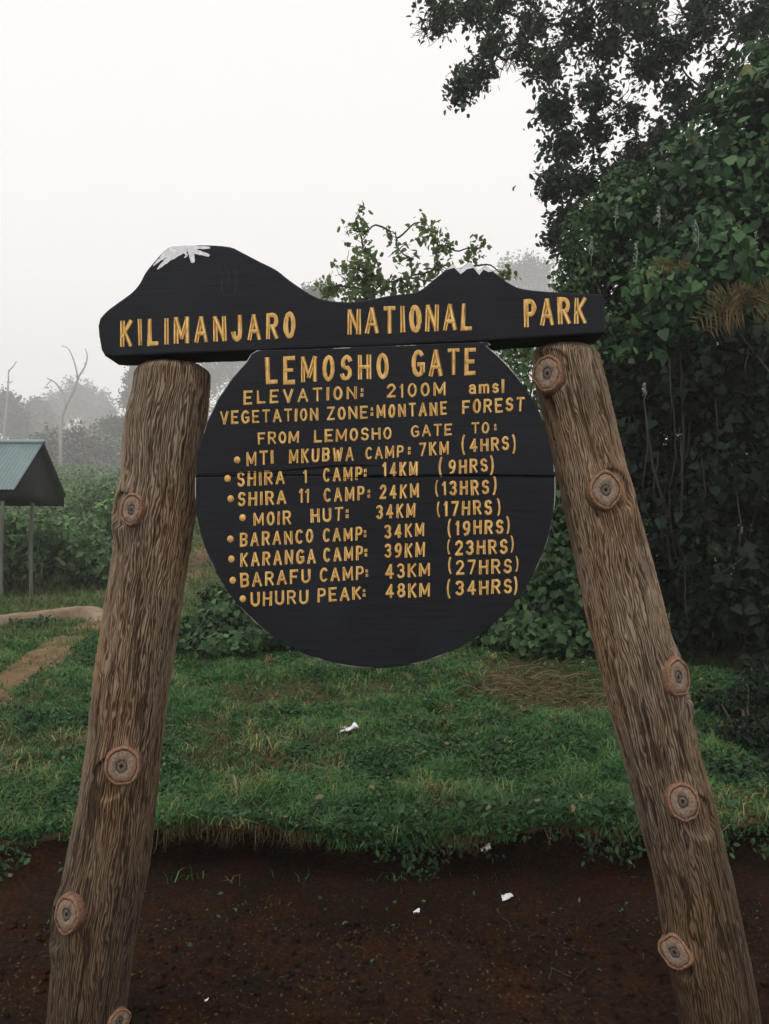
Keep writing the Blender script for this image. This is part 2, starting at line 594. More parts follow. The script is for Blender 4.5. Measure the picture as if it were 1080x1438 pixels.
def build_path():
    ys = np.concatenate([np.linspace(4.6, 20, 160), np.linspace(20.3, 36, 40)])
    nc = 17
    V = []
    for y in ys:
        c, h = float(path_x(y)), float(path_half(y))
        for k in range(nc):
            u = -1 + 2 * k / (nc - 1)
            x = c + u * h * (1 + .5 * (float(fbm(3.0 + (1.7 if u > 0 else 0), y * 2.6, 0, 52, 3)) - .5)) + .05 * (float(vnoise(u * 4, y * 9, 0, 54)) - .5) * abs(u)
            z = float(hill(x, y)) + .016 - .012 * abs(u) ** 3 + .012 * (float(vnoise(x * 8, y * 8, 0, 53)) - .5)
            V.append((x, y, z))
    nr = len(ys)
    i = np.arange(nr - 1)[:, None] * nc
    j = np.arange(nc - 1)[None, :]
    A = i + j
    T = np.concatenate([np.stack([A, A + 1, A + nc + 1], -1).reshape(-1, 3), np.stack([A, A + nc + 1, A + nc], -1).reshape(-1, 3)])
    tag(tri_mesh('path', np.array(V, float), T, M['path'], None, True), kind='structure')


build_path()

# ------------------------------------------------------------------ the sign
YF = 2.40          # front face of the boards
YP = 2.525         # axis of the posts
TH = 0.13          # thickness of the header board
sign_root = empty('park_sign', (0.02, YP, 0), 'big dark timber park sign with yellow lettering on two leaning log posts', 'sign')


Z_SEAM = float(P(527, 668, YF)[2])


def extrude_outline(name, px_pts, y0, thick, mat, parent, bevel=.006, edge_mat=None, jitter=0.0):
    bm = bmesh.new()
    pts = [P(a, b, y0) for a, b in px_pts]
    f = bm.faces.new([bm.verts.new(p) for p in pts])
    bm.normal_update()
    if f.normal.y > 0:
        f.normal_flip()
    r = bmesh.ops.extrude_face_region(bm, geom=[f], use_keep_orig=True)
    nv = [g for g in r['geom'] if isinstance(g, bmesh.types.BMVert)]
    for v in nv:
        v.co.y += thick
    bmesh.ops.recalc_face_normals(bm, faces=bm.faces)
    front = [e for e in bm.edges if all(abs(v.co.y - y0) < 1e-5 for v in e.verts)]
    if bevel:
        rb = bmesh.ops.bevel(bm, geom=front, offset=bevel, segments=2, profile=.5, affect='EDGES')
        if edge_mat:
            for fc in rb['faces']:
                c_ = fc.calc_center_median()
                if abs(c_.z - Z_SEAM) > .012 or abs(c_.x) > .56: fc.material_index = 1
    me = bpy.data.meshes.new(name)
    bm.to_mesh(me)
    bm.free()
    me.materials.append(mat)
    if edge_mat: me.materials.append(edge_mat)
    return link(name, me, parent)


def resample(pts, step=6.0, jit=0.5, seed=1):
    """walk an outline in small steps with a slightly hand-cut wobble"""
    out = []
    n = len(pts)
    rr = np.random.default_rng(seed)
    for i in range(n):
        a, b = np.array(pts[i], float), np.array(pts[(i + 1) % n], float)
        k = max(1, int(np.linalg.norm(b - a) / step))
        for q in range(k):
            p = a + (b - a) * q / k
            out.append(p + rr.normal(size=2) * (jit if q else 0))
    return out


def catmull(pts, n=5):
    p = np.array(pts, float)
    out = []
    for i in range(len(p) - 1):
        p0, p1, p2, p3 = p[max(i - 1, 0)], p[i], p[i + 1], p[min(i + 2, len(p) - 1)]
        for k in range(n):
            t = k / n
            out.append(.5 * ((2 * p1) + (p2 - p0) * t + (2 * p0 - 5 * p1 + 4 * p2 - p3) * t * t + (3 * p1 - p0 - 3 * p2 + p3) * t ** 3))
    out.append(p[-1])
    return out


top_curve = catmull([(140, 447), (150, 436), (166, 424), (185, 410), (196, 397), (204, 382), (217, 366), (229, 353), (241, 345.5), (268, 344), (292, 343.5),
                     (322, 346), (338, 353), (363, 366), (387, 378), (405, 392), (423, 404.5), (440, 415), (458, 421), (489, 423.5), (518, 420),
                     (549, 414), (580, 410.5), (594, 404.5), (608, 393), (623, 381)], 3)
peaks = [(636, 369), (644, 379), (660, 366), (672, 379), (682.5, 371.5), (694, 381)]
top_curve2 = catmull([(694, 381), (709, 393), (726, 402.5), (748, 407), (794, 410.5), (846, 412.5)], 3)
outline = top_curve + peaks + top_curve2[1:]
outline += resample([(848, 414), (851, 466)], 8, .3, 2)[:6]
bottom = [(850, 467.5), (760, 473.5), (690, 478), (560, 485), (460, 488.5), (359, 492.5), (240, 497), (160, 500.5), (147, 499.5), (142, 490), (138.5, 470), (137.5, 457)]
bo = []
for a, b in zip(bottom[:-1], bottom[1:]):
    k = max(1, int(math.hypot(b[0] - a[0], b[1] - a[1]) / 14))
    for q in range(k):
        bo.append((a[0] + (b[0] - a[0]) * q / k, a[1] + (b[1] - a[1]) * q / k + rng.normal() * .35))
bo.append(bottom[-1])
header = extrude_outline('header_board', outline[:len(outline) - 6] + [(848, 414), (851, 466)] + bo, YF, TH, M['black'], sign_root, .006)
header['label'] = 'thick black header board cut as mountain peaks'

# round board: two planks that meet in a crack
CX, CY, RR = 527.0, 685.0, 253.5


def arc(a0, a1, n):
    return [(CX + RR * math.cos(t), CY - RR * math.sin(t)) for t in np.linspace(a0, a1, n)]


aL = math.pi - math.asin((CY - 508) / RR)
aR = math.asin((CY - 486) / RR)
yl, yr = 669.0, 668.0
aLs = math.pi - math.asin((CY - yl) / RR)
aRs = math.asin((CY - yr) / RR)
seam = [(780, 668), (720, 667), (640, 666.5), (560, 667.5), (500, 668.5), (430, 667), (360, 667.5), (274, 669)]
top_plank = [(352, 497), (361, 491.5), (430, 489.8), (560, 484.8), (684, 479.5), (690, 484)] + arc(aR, aRs, 40) + seam[1:-1] + arc(aLs, aL, 40)
round_board = extrude_outline('round_board', top_plank, YF - .001, .055, M['black'], sign_root, .0035, M['worn_edge'])
round_board['label'] = 'round black board of two planks listing camps'
low_plank = [(a, b + .75) for a, b in seam[::-1]] + arc(aRs - .006, aLs + .006 - 2 * math.pi, 110)[1:-1]
lower = extrude_outline('lower_plank', low_plank, YF - .001, .055, M['black'], round_board, .0035, M['worn_edge'])


def flat_strip(name, px_pts, widths, z, mat, parent):
    tr = Tris()
    p = np.array(px_pts, float)
    d = np.gradient(p, axis=0)
    d /= np.linalg.norm(d, axis=1)[:, None]
    nn = np.stack([-d[:, 1], d[:, 0]], -1)
    wv = np.array(widths, float)[:, None] / 2
    a, b = p + nn * wv, p - nn * wv
    V = [P(*q, YF - z) for q in a] + [P(*q, YF - z) for q in b]
    n = len(p)
    T = []
    for i in range(n - 1):
        T += [(i, i + 1, n + i + 1), (i, n + i + 1, n + i)]
    tr.add(V, T)
    return tr.build(name, mat, parent)


flat_strip('crack', catmull([(276, 666), (330, 664), (380, 662), (430, 658), (470, 654), (505, 653), (540, 654)], 4), list(np.interp(range(25), [0, 5, 18, 24], [.5, 1.0, 1.5, .2])), .0025, M['crack'], round_board)
flat_strip('crack', catmull([(480, 671), (560, 669), (640, 668), (720, 668.5), (779, 669.5)], 4), list(np.interp(range(17), [0, 3, 16], [.4, 1.7, 1.6])), .0025, M['crack'], round_board)

# ---- hand-cut letters -------------------------------------------------
def ell(cx, cy, rx, ry, a0, a1, n=14):
    return [(cx + rx * math.cos(R(a)), cy + ry * math.sin(R(a))) for a in np.linspace(a0, a1, n)]


OV = ell(.5, .5, .5, .5, 90, 450, 25)
G = {   # glyph: (width in cap heights, strokes)
    'A': (.62, [[(0, 0), (.5, 1), (1, 0)], [(.2, .32), (.8, .32)]]),
    'B': (.52, [[(0, 0), (0, 1), (.55, 1)] + ell(.6, .76, .4, .24, 80, -90, 9) + [(0, .52)], [(.5, .52)] + ell(.55, .26, .45, .26, 80, -90, 9) + [(0, 0)]]),
    'C': (.52, [ell(.55, .5, .55, .5, 48, 312, 20)]),
    'D': (.55, [[(0, 0), (0, 1), (.45, 1)] + ell(.45, .5, .55, .5, 80, -80, 12) + [(.45, 0), (0, 0)]]),
    'E': (.5, [[(1, 1), (0, 1), (0, 0), (1, 0)], [(0, .5), (.8, .5)]]),
    'F': (.5, [[(1, 1), (0, 1), (0, 0)], [(0, .5), (.8, .5)]]),
    'G': (.56, [ell(.55, .5, .55, .5, 50, 340, 20)[:-1] + [(1, .18), (1, .45)], [(.6, .45), (1, .45)]]),
    'H': (.55, [[(0, 0), (0, 1)], [(1, 0), (1, 1)], [(0, .5), (1, .5)]]),
    'I': (.02, [[(.5, 0), (.5, 1)]]),
    'J': (.42, [[(1, 1), (1, .3)] + ell(.5, .3, .5, .3, -10, -175, 10)]),
    'K': (.52, [[(0, 0), (0, 1)], [(1, 1), (.04, .42)], [(.3, .56), (1, 0)]]),
    'L': (.48, [[(0, 1), (0, 0), (1, 0)]]),
    'M': (.72, [[(0, 0), (0, 1), (.5, .18), (1, 1), (1, 0)]]),
    'N': (.58, [[(0, 0), (0, 1), (1, 0), (1, 1)]]),
    'O': (.5, [OV]),
    'P': (.5, [[(0, 0), (0, 1), (.5, 1)] + ell(.55, .73, .45, .27, 80, -90, 10) + [(0, .46)]]),
    'R': (.54, [[(0, 0), (0, 1), (.5, 1)] + ell(.55, .74, .42, .26, 80, -90, 10) + [(0, .48)], [(.5, .46), (1, 0)]]),
    'S': (.48, [ell(.5, .75, .46, .25, 25, 250, 12) + [(.55, .49)] + ell(.5, .26, .5, .26, 65, -160, 12)]),
    'T': (.56, [[(0, 1), (1, 1)], [(.5, .98), (.5, 0)]]),
    'U': (.55, [[(0, 1), (0, .3)] + ell(.5, .3, .5, .3, 190, 350, 11) + [(1, .3), (1, 1)]]),
    'V': (.6, [[(0, 1), (.5, 0), (1, 1)]]),
    'W': (.78, [[(0, 1), (.24, 0), (.5, .8), (.76, 0), (1, 1)]]),
    'Z': (.52, [[(0, 1), (1, 1), (0, 0), (1, 0)]]),
    'a': (.42, [[(.1, .62)] + ell(.5, .5, .42, .25, 120, 10, 7) + [(.95, .3), (.95, 0)], ell(.45, .22, .42, .22, 60, 320, 12)]),
    'm': (.62, [[(0, 0), (0, .72)], [(0, .5)] + ell(.25, .5, .25, .2, 150, 0, 7) + [(.5, 0)], [(.5, .5)] + ell(.75, .5, .25, .2, 150, 0, 7) + [(1, 0)]]),
    's': (.36, [ell(.5, .54, .44, .17, 25, 250, 10) + ell(.5, .18, .48, .18, 65, -160, 10)]),
    'l': (.02, [[(.5, 0), (.5, 1.05)]]),
    '0': (.5, [OV]),
    '1': (.14, [[(0, .8), (.75, 1), (.75, 0)]]),
    '2': (.5, [ell(.5, .72, .48, .28, 165, -20, 11) + [(0, 0), (1, 0)]]),
    '3': (.48, [ell(.45, .75, .48, .25, 150, -80, 11), ell(.45, .26, .52, .27, 85, -155, 11)]),
    '4': (.55, [[(.68, 0), (.68, 1), (0, .28), (1, .28)]]),
    '7': (.5, [[(0, 1), (1, 1), (.35, 0)]]),
    '8': (.5, [ell(.5, .76, .42, .24, 90, 450, 17), ell(.5, .26, .5, .26, 90, 450, 17)]),
    '9': (.5, [ell(.5, .7, .48, .3, 0, 360, 17), [(.97, .7), (.9, .35), (.6, .06), (.2, 0)]]),
    '(': (.2, [ell(1.1, .5, 1.1, .72, 122, 238, 11)]),
    ')': (.2, [ell(-.1, .5, 1.1, .72, 58, -58, 11)]),
    ':': (.02, [[(.5, .2), (.5, .34)], [(.5, .66), (.5, .8)]]),
    '.': (.02, [[(.5, 0), (.5, .1)]]),
    ' ': (.25, []),
}


def stroke(tr, pts, wpx, z0):
    """a routed stroke: raised rims and a shallow hollow down the middle"""
    p = np.array(pts, float)
    keep = [0] + [i for i in range(1, len(p)) if np.linalg.norm(p[i] - p[i - 1]) > .15]
    p = p[keep]
    closed = len(p) > 4 and np.linalg.norm(p[0] - p[-1]) < .6
    if closed: p = p[:-1]
    n = len(p)
    if n < 2: return
    nxt = np.roll(p, -1, 0) - p
    prv = p - np.roll(p, 1, 0)
    if not closed:
        nxt[-1] = prv[-1]
        prv[0] = nxt[0]
        p = p.copy()
        e0, e1 = nxt[0] / np.linalg.norm(nxt[0]), prv[-1] / np.linalg.norm(prv[-1])
        p[0] -= e0 * wpx * .38
        p[-1] += e1 * wpx * .38
    a, b = nxt / np.linalg.norm(nxt, axis=1)[:, None], prv / np.linalg.norm(prv, axis=1)[:, None]
    na, nb = np.stack([-a[:, 1], a[:, 0]], -1), np.stack([-b[:, 1], b[:, 0]], -1)
    m = na + nb
    ml = np.linalg.norm(m, axis=1)
    m = np.where(ml[:, None] < .3, na, m / np.maximum(ml, 1e-6)[:, None])
    ln = 1 / np.maximum((m * na).sum(1), .5)
    wob = 1 + .09 * rng.normal(size=n)
    prof = [(-.5, 0), (-.42, .0007), (0, .0005), (.42, .0007), (.5, 0)]
    V = []
    for i in range(n):
        for o, h in prof:
            q = p[i] + m[i] * ln[i] * o * wpx * wob[i]
            V.append(P(q[0], q[1], YF - .001 - h - (z0 if h else 0)))
    T = []
    k = 5
    for i in range(n if closed else n - 1):
        j = (i + 1) % n
        for c in range(k - 1):
            A, B, C, D = i * k + c, i * k + c + 1, j * k + c + 1, j * k + c
            T += [(A, B, C), (A, C, D)]
    if not closed:
        for s_ in (0, n - 1):
            q = s_ * k
            T += [(q, q + 1, q + 4), (q + 1, q + 2, q + 3), (q + 1, q + 3, q + 4)]
    tr.add(V, T, .5)


def lay_word(tr, text, quad, thick=.19, spread=None):
    """quad = xl, top-left y, bottom-left y, xr, top-right y, bottom-right y in the photograph"""
    xl, tl, bl, xr, trt, br = quad
    H = ((bl - tl) + (br - trt)) / 2
    wpx = thick * H
    ws = [G[c][0] for c in text]
    tot = xr - xl - wpx
    if len(text) > 1:
        gap = (tot / H - sum(ws)) / (len(text) - 1)
        sc = 1.0
        if gap < .37 or gap > .62:
            g2 = min(max(gap, .37), .52)
            wide = [w_ for w_ in ws if w_ > .2]
            need = tot / H - g2 * (len(text) - 1) - sum(w_ for w_ in ws if w_ <= .2)
            sc = max(.58, min(1.5, need / max(sum(wide), .01)))
            ws = [w_ * sc if w_ > .2 else w_ for w_ in ws]
            gap = (tot / H - sum(ws)) / (len(text) - 1)
    else:
        gap = 0
    x = xl + wpx / 2
    for c, w_ in zip(text, ws):
        jy, js = rng.normal() * .012, 1 + rng.normal() * .02
        lean = rng.normal() * .018
        nst = 0
        for si, st in enumerate(G[c][1]):
            pts = []
            for u, v in st:
                vv = (.5 + (v - .5) * (1 - thick * .9) * js) + jy
                X = x + (u * w_ + lean * (v - .5)) * H
                f = (X - xl) / max(xr - xl, 1)
                yt, yb = tl + (trt - tl) * f, bl + (br - bl) * f
                pts.append((X, yb + (yt - yb) * vv))
            # sharp turns are cut as separate strokes
            runs, cur = [], [pts[0]]
            for q0, q1, q2 in zip(pts[:-2], pts[1:-1], pts[2:]):
                cur.append(q1)
                d1, d2 = np.subtract(q1, q0), np.subtract(q2, q1)
                if np.dot(d1, d2) < -.2 * np.linalg.norm(d1) * np.linalg.norm(d2):
                    runs.append(cur)
                    cur = [q1]
            cur.append(pts[-1])
            runs.append(cur)
            for run in runs:
                stroke(tr, run, wpx * (1 + rng.normal() * .05), .0002 * nst + .00005 * rng.uniform())
                nst += 1
        x += (w_ + gap) * H


def bullet(tr, x, y, r=4.6):
    a = np.linspace(0, 2 * math.pi, 13)[:-1]
    V = [P(x, y, YF - .0045)]
    for rr, h in ((.62, .0035), (1.0, 0)):
        V += [P(x + rr * r * math.cos(t), y + rr * r * 1.1 * math.sin(t), YF - .001 - h) for t in a]
    T = []
    for i in range(12):
        j = (i + 1) % 12
        T += [(0, 1 + i, 1 + j), (1 + i, 13 + i, 13 + j), (1 + i, 13 + j, 1 + j)]
    tr.add(V, T, .5)


def colon_after(x, tl, bl):
    return (':', (x - 2, tl, bl, x + 2, tl, bl))


HEAD = [('KILIMANJARO', (169, 449.5, 487, 415, 438, 475)), ('NATIONAL', (488, 433.5, 470.5, 664, 424.5, 463)), ('PARK', (736, 421, 459, 824, 416, 454))]
for t_, q_ in HEAD:
    tr = Tris()
    lay_word(tr, t_, q_, .158)
    o = tr.build('lettering', M['yellow'], header)
    o['label'] = 'yellow letters reading ' + t_

ROWS = [
    (None, [('LEMOSHO', (373, 502, 539.5, 546, 495.5, 531.5)), ('GATE', (578, 492, 529.5, 669, 488, 526))]),
    (None, [('ELEVATION', (342, 549, 568.5, 501, 542, 560.5)), (':', (506.5, 542, 560.5, 511, 542, 560.5)), ('2100M', (543, 540, 559, 626, 536, 555.5)), ('amsl', (658, 536, 554, 708, 533, 551.5))]),
    (None, [('VEGETATION', (309, 577.5, 596, 447, 572.5, 590.5)), ('ZONE:', (459, 571.5, 590.5, 524, 569, 587)), ('MONTANE', (529, 568.5, 587.5, 628, 563.5, 583)), ('FOREST', (649, 562, 581, 737, 557.5, 577))]),
    (None, [('FROM', (362, 607.5, 624.5, 420, 605, 622)), ('LEMOSHO', (441, 603.5, 621.5, 550, 599.5, 616.5)), ('GATE', (577, 597.5, 614.5, 635, 594.5, 611.5)), ('TO', (662, 593.5, 609.5, 687, 592.5, 608)), (':', (694, 593, 607, 698, 593, 607))]),
    ((333, 646), [('MTI', (346, 634.5, 654.5, 384, 632.5, 651.5)), ('MKUBWA', (406, 631, 651, 497, 627.5, 647)), ('CAMP', (513, 628, 645.5, 567, 625, 642)), (':', (573, 625, 641, 577, 625, 641)), ('7KM', (588.5, 621.5, 641, 630.5, 619, 638.5)), ('(', (648, 613, 637, 656, 613, 637)), ('4HRS', (659.5, 616.5, 635.5, 715, 613, 631.5)), (')', (717, 612, 635, 725, 612, 635))]),
    ((319.6, 672), [('SHIRA', (333, 663, 683.5, 400, 660.5, 680)), ('1', (426, 659.5, 678.5, 434, 659.5, 678.5)), ('CAMP', (453.5, 657.5, 677, 509, 655, 674)), (':', (511, 655, 673, 515, 655, 673)), ('14KM', (537, 649.5, 671, 587, 648, 669)), ('(', (616, 644, 668, 624, 644, 668)), ('9HRS', (630, 646, 666, 685, 644, 663)), (')', (686, 642, 665, 694.5, 642, 665))]),
    ((324, 700.5), [('SHIRA', (334, 691.5, 711.5, 402, 688.5, 708)), ('11', (420, 686.5, 706.5, 435, 686, 706)), ('CAMP', (454.5, 685.5, 705.5, 512, 682.5, 702)), (':', (516, 684, 702, 520, 684, 702)), ('24KM', (533, 681.5, 701, 588.5, 679, 699)), ('(', (611, 676, 696, 620, 676, 696)), ('13HRS', (621, 676, 696, 687, 673.5, 694)), (')', (690, 670, 693, 698, 670, 693))]),
    ((340.6, 727), [('MOIR', (356, 719.5, 738.5, 409, 717, 736.5)), ('HUT', (436.5, 714.5, 734.5, 482, 712, 732)), (':', (485.5, 712, 731, 489.5, 712, 731)), ('34KM', (528.5, 709.5, 729, 583.5, 706.5, 726.5)), ('(', (613.5, 706, 725, 622, 706, 725)), ('17HRS', (623, 704.5, 725, 691, 702, 722.5)), (')', (696, 701, 722, 704.5, 701, 722))]),
    ((323.6, 757), [('BARANCO', (337, 748.5, 768, 440, 743, 762.5)), ('CAMP', (453.5, 742.5, 761.5, 509, 739.5, 758.5)), (':', (511, 741, 757, 515, 741, 757)), ('34KM', (540, 737, 757, 596, 733.5, 753.5)), ('(', (628.5, 730, 753, 637, 730, 753)), ('19HRS', (639.5, 731.5, 752, 707, 729.5, 749.5)), (')', (709, 726, 747, 718, 726, 747))]),
    ((324.9, 785), [('KARANGA', (337.5, 776.5, 796.5, 443.5, 770.5, 791)), ('CAMP', (454, 769.5, 789, 510, 766.5, 786.5)), (':', (512, 768, 785, 516, 768, 785)), ('39KM', (540, 764, 784, 597, 761.5, 782)), ('(', (628, 759, 777, 636, 759, 777)), ('23HRS', (639, 760, 780, 713, 757, 777.5)), (')', (715, 754, 774, 723, 754, 774))]),
    ((326.9, 815), [('BARAFU', (337.5, 804.5, 825.5, 436, 798.5, 818.5)), ('CAMP', (449, 797.5, 817, 511, 795, 814.5)), (':', (513.5, 797, 813, 517.5, 797, 813)), ('43KM', (541, 792.5, 812.5, 604, 790, 809.5)), ('(', (629.5, 784, 804, 638, 784, 804)), ('27HRS', (640, 787, 808, 719, 785, 805)), (')', (722, 782, 801, 730, 782, 801))]),
    ((341, 841), [('UHURU', (352, 831.5, 851.5, 433, 827.5, 848)), ('PEAK', (446, 826.5, 846, 507, 823.5, 842.5)), (':', (509.5, 824, 841, 513.5, 824, 841)), ('48KM', (541.5, 820.5, 840.5, 604, 818, 838)), ('(', (627.5, 815, 838, 636, 815, 838)), ('34HRS', (640, 816, 836.5, 719, 813, 833.5)), (')', (719.5, 812, 834, 727.5, 812, 834))]),
]
for bl_, words in ROWS:
    row = words[0][0] if words[0][0] != 'SHIRA' else 'SHIRA ' + words[1][0]
    for t_, q_ in words:
        if t_ in ':()': continue
        tr = Tris()
        i_ = words.index((t_, q_))
        lay_word(tr, t_, q_, .155 if t_ in ('LEMOSHO', 'GATE') and q_[1] < 510 else .168)
        read = t_
        # a colon or a pair of brackets belongs to the word it touches
        if i_ + 1 < len(words) and words[i_ + 1][0] == ':':
            lay_word(tr, *words[i_ + 1], .2)
            read += ':'
        if i_ > 0 and words[i_ - 1][0] == '(':
            lay_word(tr, *words[i_ - 1], .12)
            lay_word(tr, *words[i_ + 1], .12)
            read = '(' + read + ')'
        o = tr.build('lettering', M['yellow'], round_board)
        o['label'] = 'yellow letters reading ' + read + (' in the ' + row + ' row' if t_ != row else '')
    if bl_:
        tr = Tris()
        bullet(tr, *bl_)
        tr.build('bullet', M['yellow'], round_board)


def patch(name, px_poly, mat, parent, z=.003):
    bm = bmesh.new()
    bm.faces.new([bm.verts.new(P(a, b, YF - z)) for a, b in px_poly])
    bmesh.ops.triangulate(bm, faces=bm.faces[:])
    me = bpy.data.meshes.new(name)
    bm.to_mesh(me)
    bm.free()
    me.materials.append(mat)
    return link(name, me, parent)


SNOW = [([(226, 361), (234, 353.5), (246, 349), (268, 347.6), (295, 347.8)], [2, 6, 6.5, 6, 2.5]), ([(262, 351), (247, 357), (233, 367), (221, 378)], [6, 8, 6, 1.5]),
        ([(252, 350), (236, 357), (225, 364), (215.5, 373)], [6, 7.5, 5, 1.2]), ([(266, 350), (269, 358), (271, 369)], [8, 7, 4.5]), ([(266, 351.5), (281, 355), (294, 359)], [6, 6, 3.5]),
        ([(258, 353), (262, 358), (259, 362)], [5, 3.5, 1])]
for k_, (pts_, wd_) in enumerate(SNOW):
    cp_ = catmull(pts_, 5)
    w_ = np.interp(np.linspace(0, len(wd_) - 1, len(cp_)), range(len(wd_)), wd_) * (1 + .12 * rng.normal(size=len(cp_)))
    o = flat_strip('snow_streak', cp_, list(w_), .0008 + .0004 * k_, M['snow'], header)
    o['label'] = 'white brushed snow streak on the tall peak'
for k_, pts_ in enumerate([[(305, 372), (312, 388), (311, 404), (315, 418)], [(329, 376), (333, 392), (330, 408), (331, 420)], [(316, 372), (321, 386), (322, 398)]]):
    cp_ = catmull(pts_, 5)
    o = flat_strip('paint_streak', cp_, list(3.5 * np.sin(np.linspace(.15, 3.0, len(cp_)))), .0008, M['grey_streak'], header)
o = patch('snow_cap', [(627, 379), (636, 370.5), (644, 380.5), (660, 367.5), (671.5, 380.5), (682.5, 373), (692, 381), (686, 382), (679, 378.5), (673, 386), (665, 376), (656, 378), (647, 385), (638, 376)], M['snow'], header, .0012)
o['label'] = 'white painted tips of the small jagged peak'

# ---- the two log posts ------------------------------------------------
LEFT_POST = [(193, 294, 500), (191, 295, 530), (190, 294, 546), (184, 291.5, 570), (175, 288.5, 590), (176, 284, 619), (174, 279, 660), (170, 274, 705), (164, 267, 750), (156.5, 257, 812), (147, 251, 858),
             (143, 247.5, 888), (133, 238, 960), (127, 229, 1014), (110.5, 216, 1136), (94, 208, 1218), (85, 199, 1259), (78, 186, 1330), (72, 178, 1402), (67, 172, 1440), (62, 168, 1500)]
RIGHT_POST = [(752, 833, 470), (749, 837, 490), (748, 848, 528), (761, 860, 580), (775, 870, 625), (787, 884, 684), (800, 903, 750), (815, 921, 820), (830, 937, 890), (841, 947, 925), (849, 956, 960), (862, 969, 1016),
              (871, 977, 1050), (888, 992, 1105), (902, 1010, 1171), (922, 1026, 1237), (930, 1040, 1300), (940, 1052, 1350), (955, 1066, 1440), (964, 1076, 1500)]


def post_profile(rows):
    pts, rad = [], []
    for l, r, y in rows:
        a, b = P(l, y, YP), P(r, y, YP)
        pts.append((a + b) / 2)
        rad.append((b[0] - a[0]) / 2)
    pts, rad = np.array(pts), np.array(rad)
    o = np.argsort(pts[:, 2])
    return pts[o], rad[o]


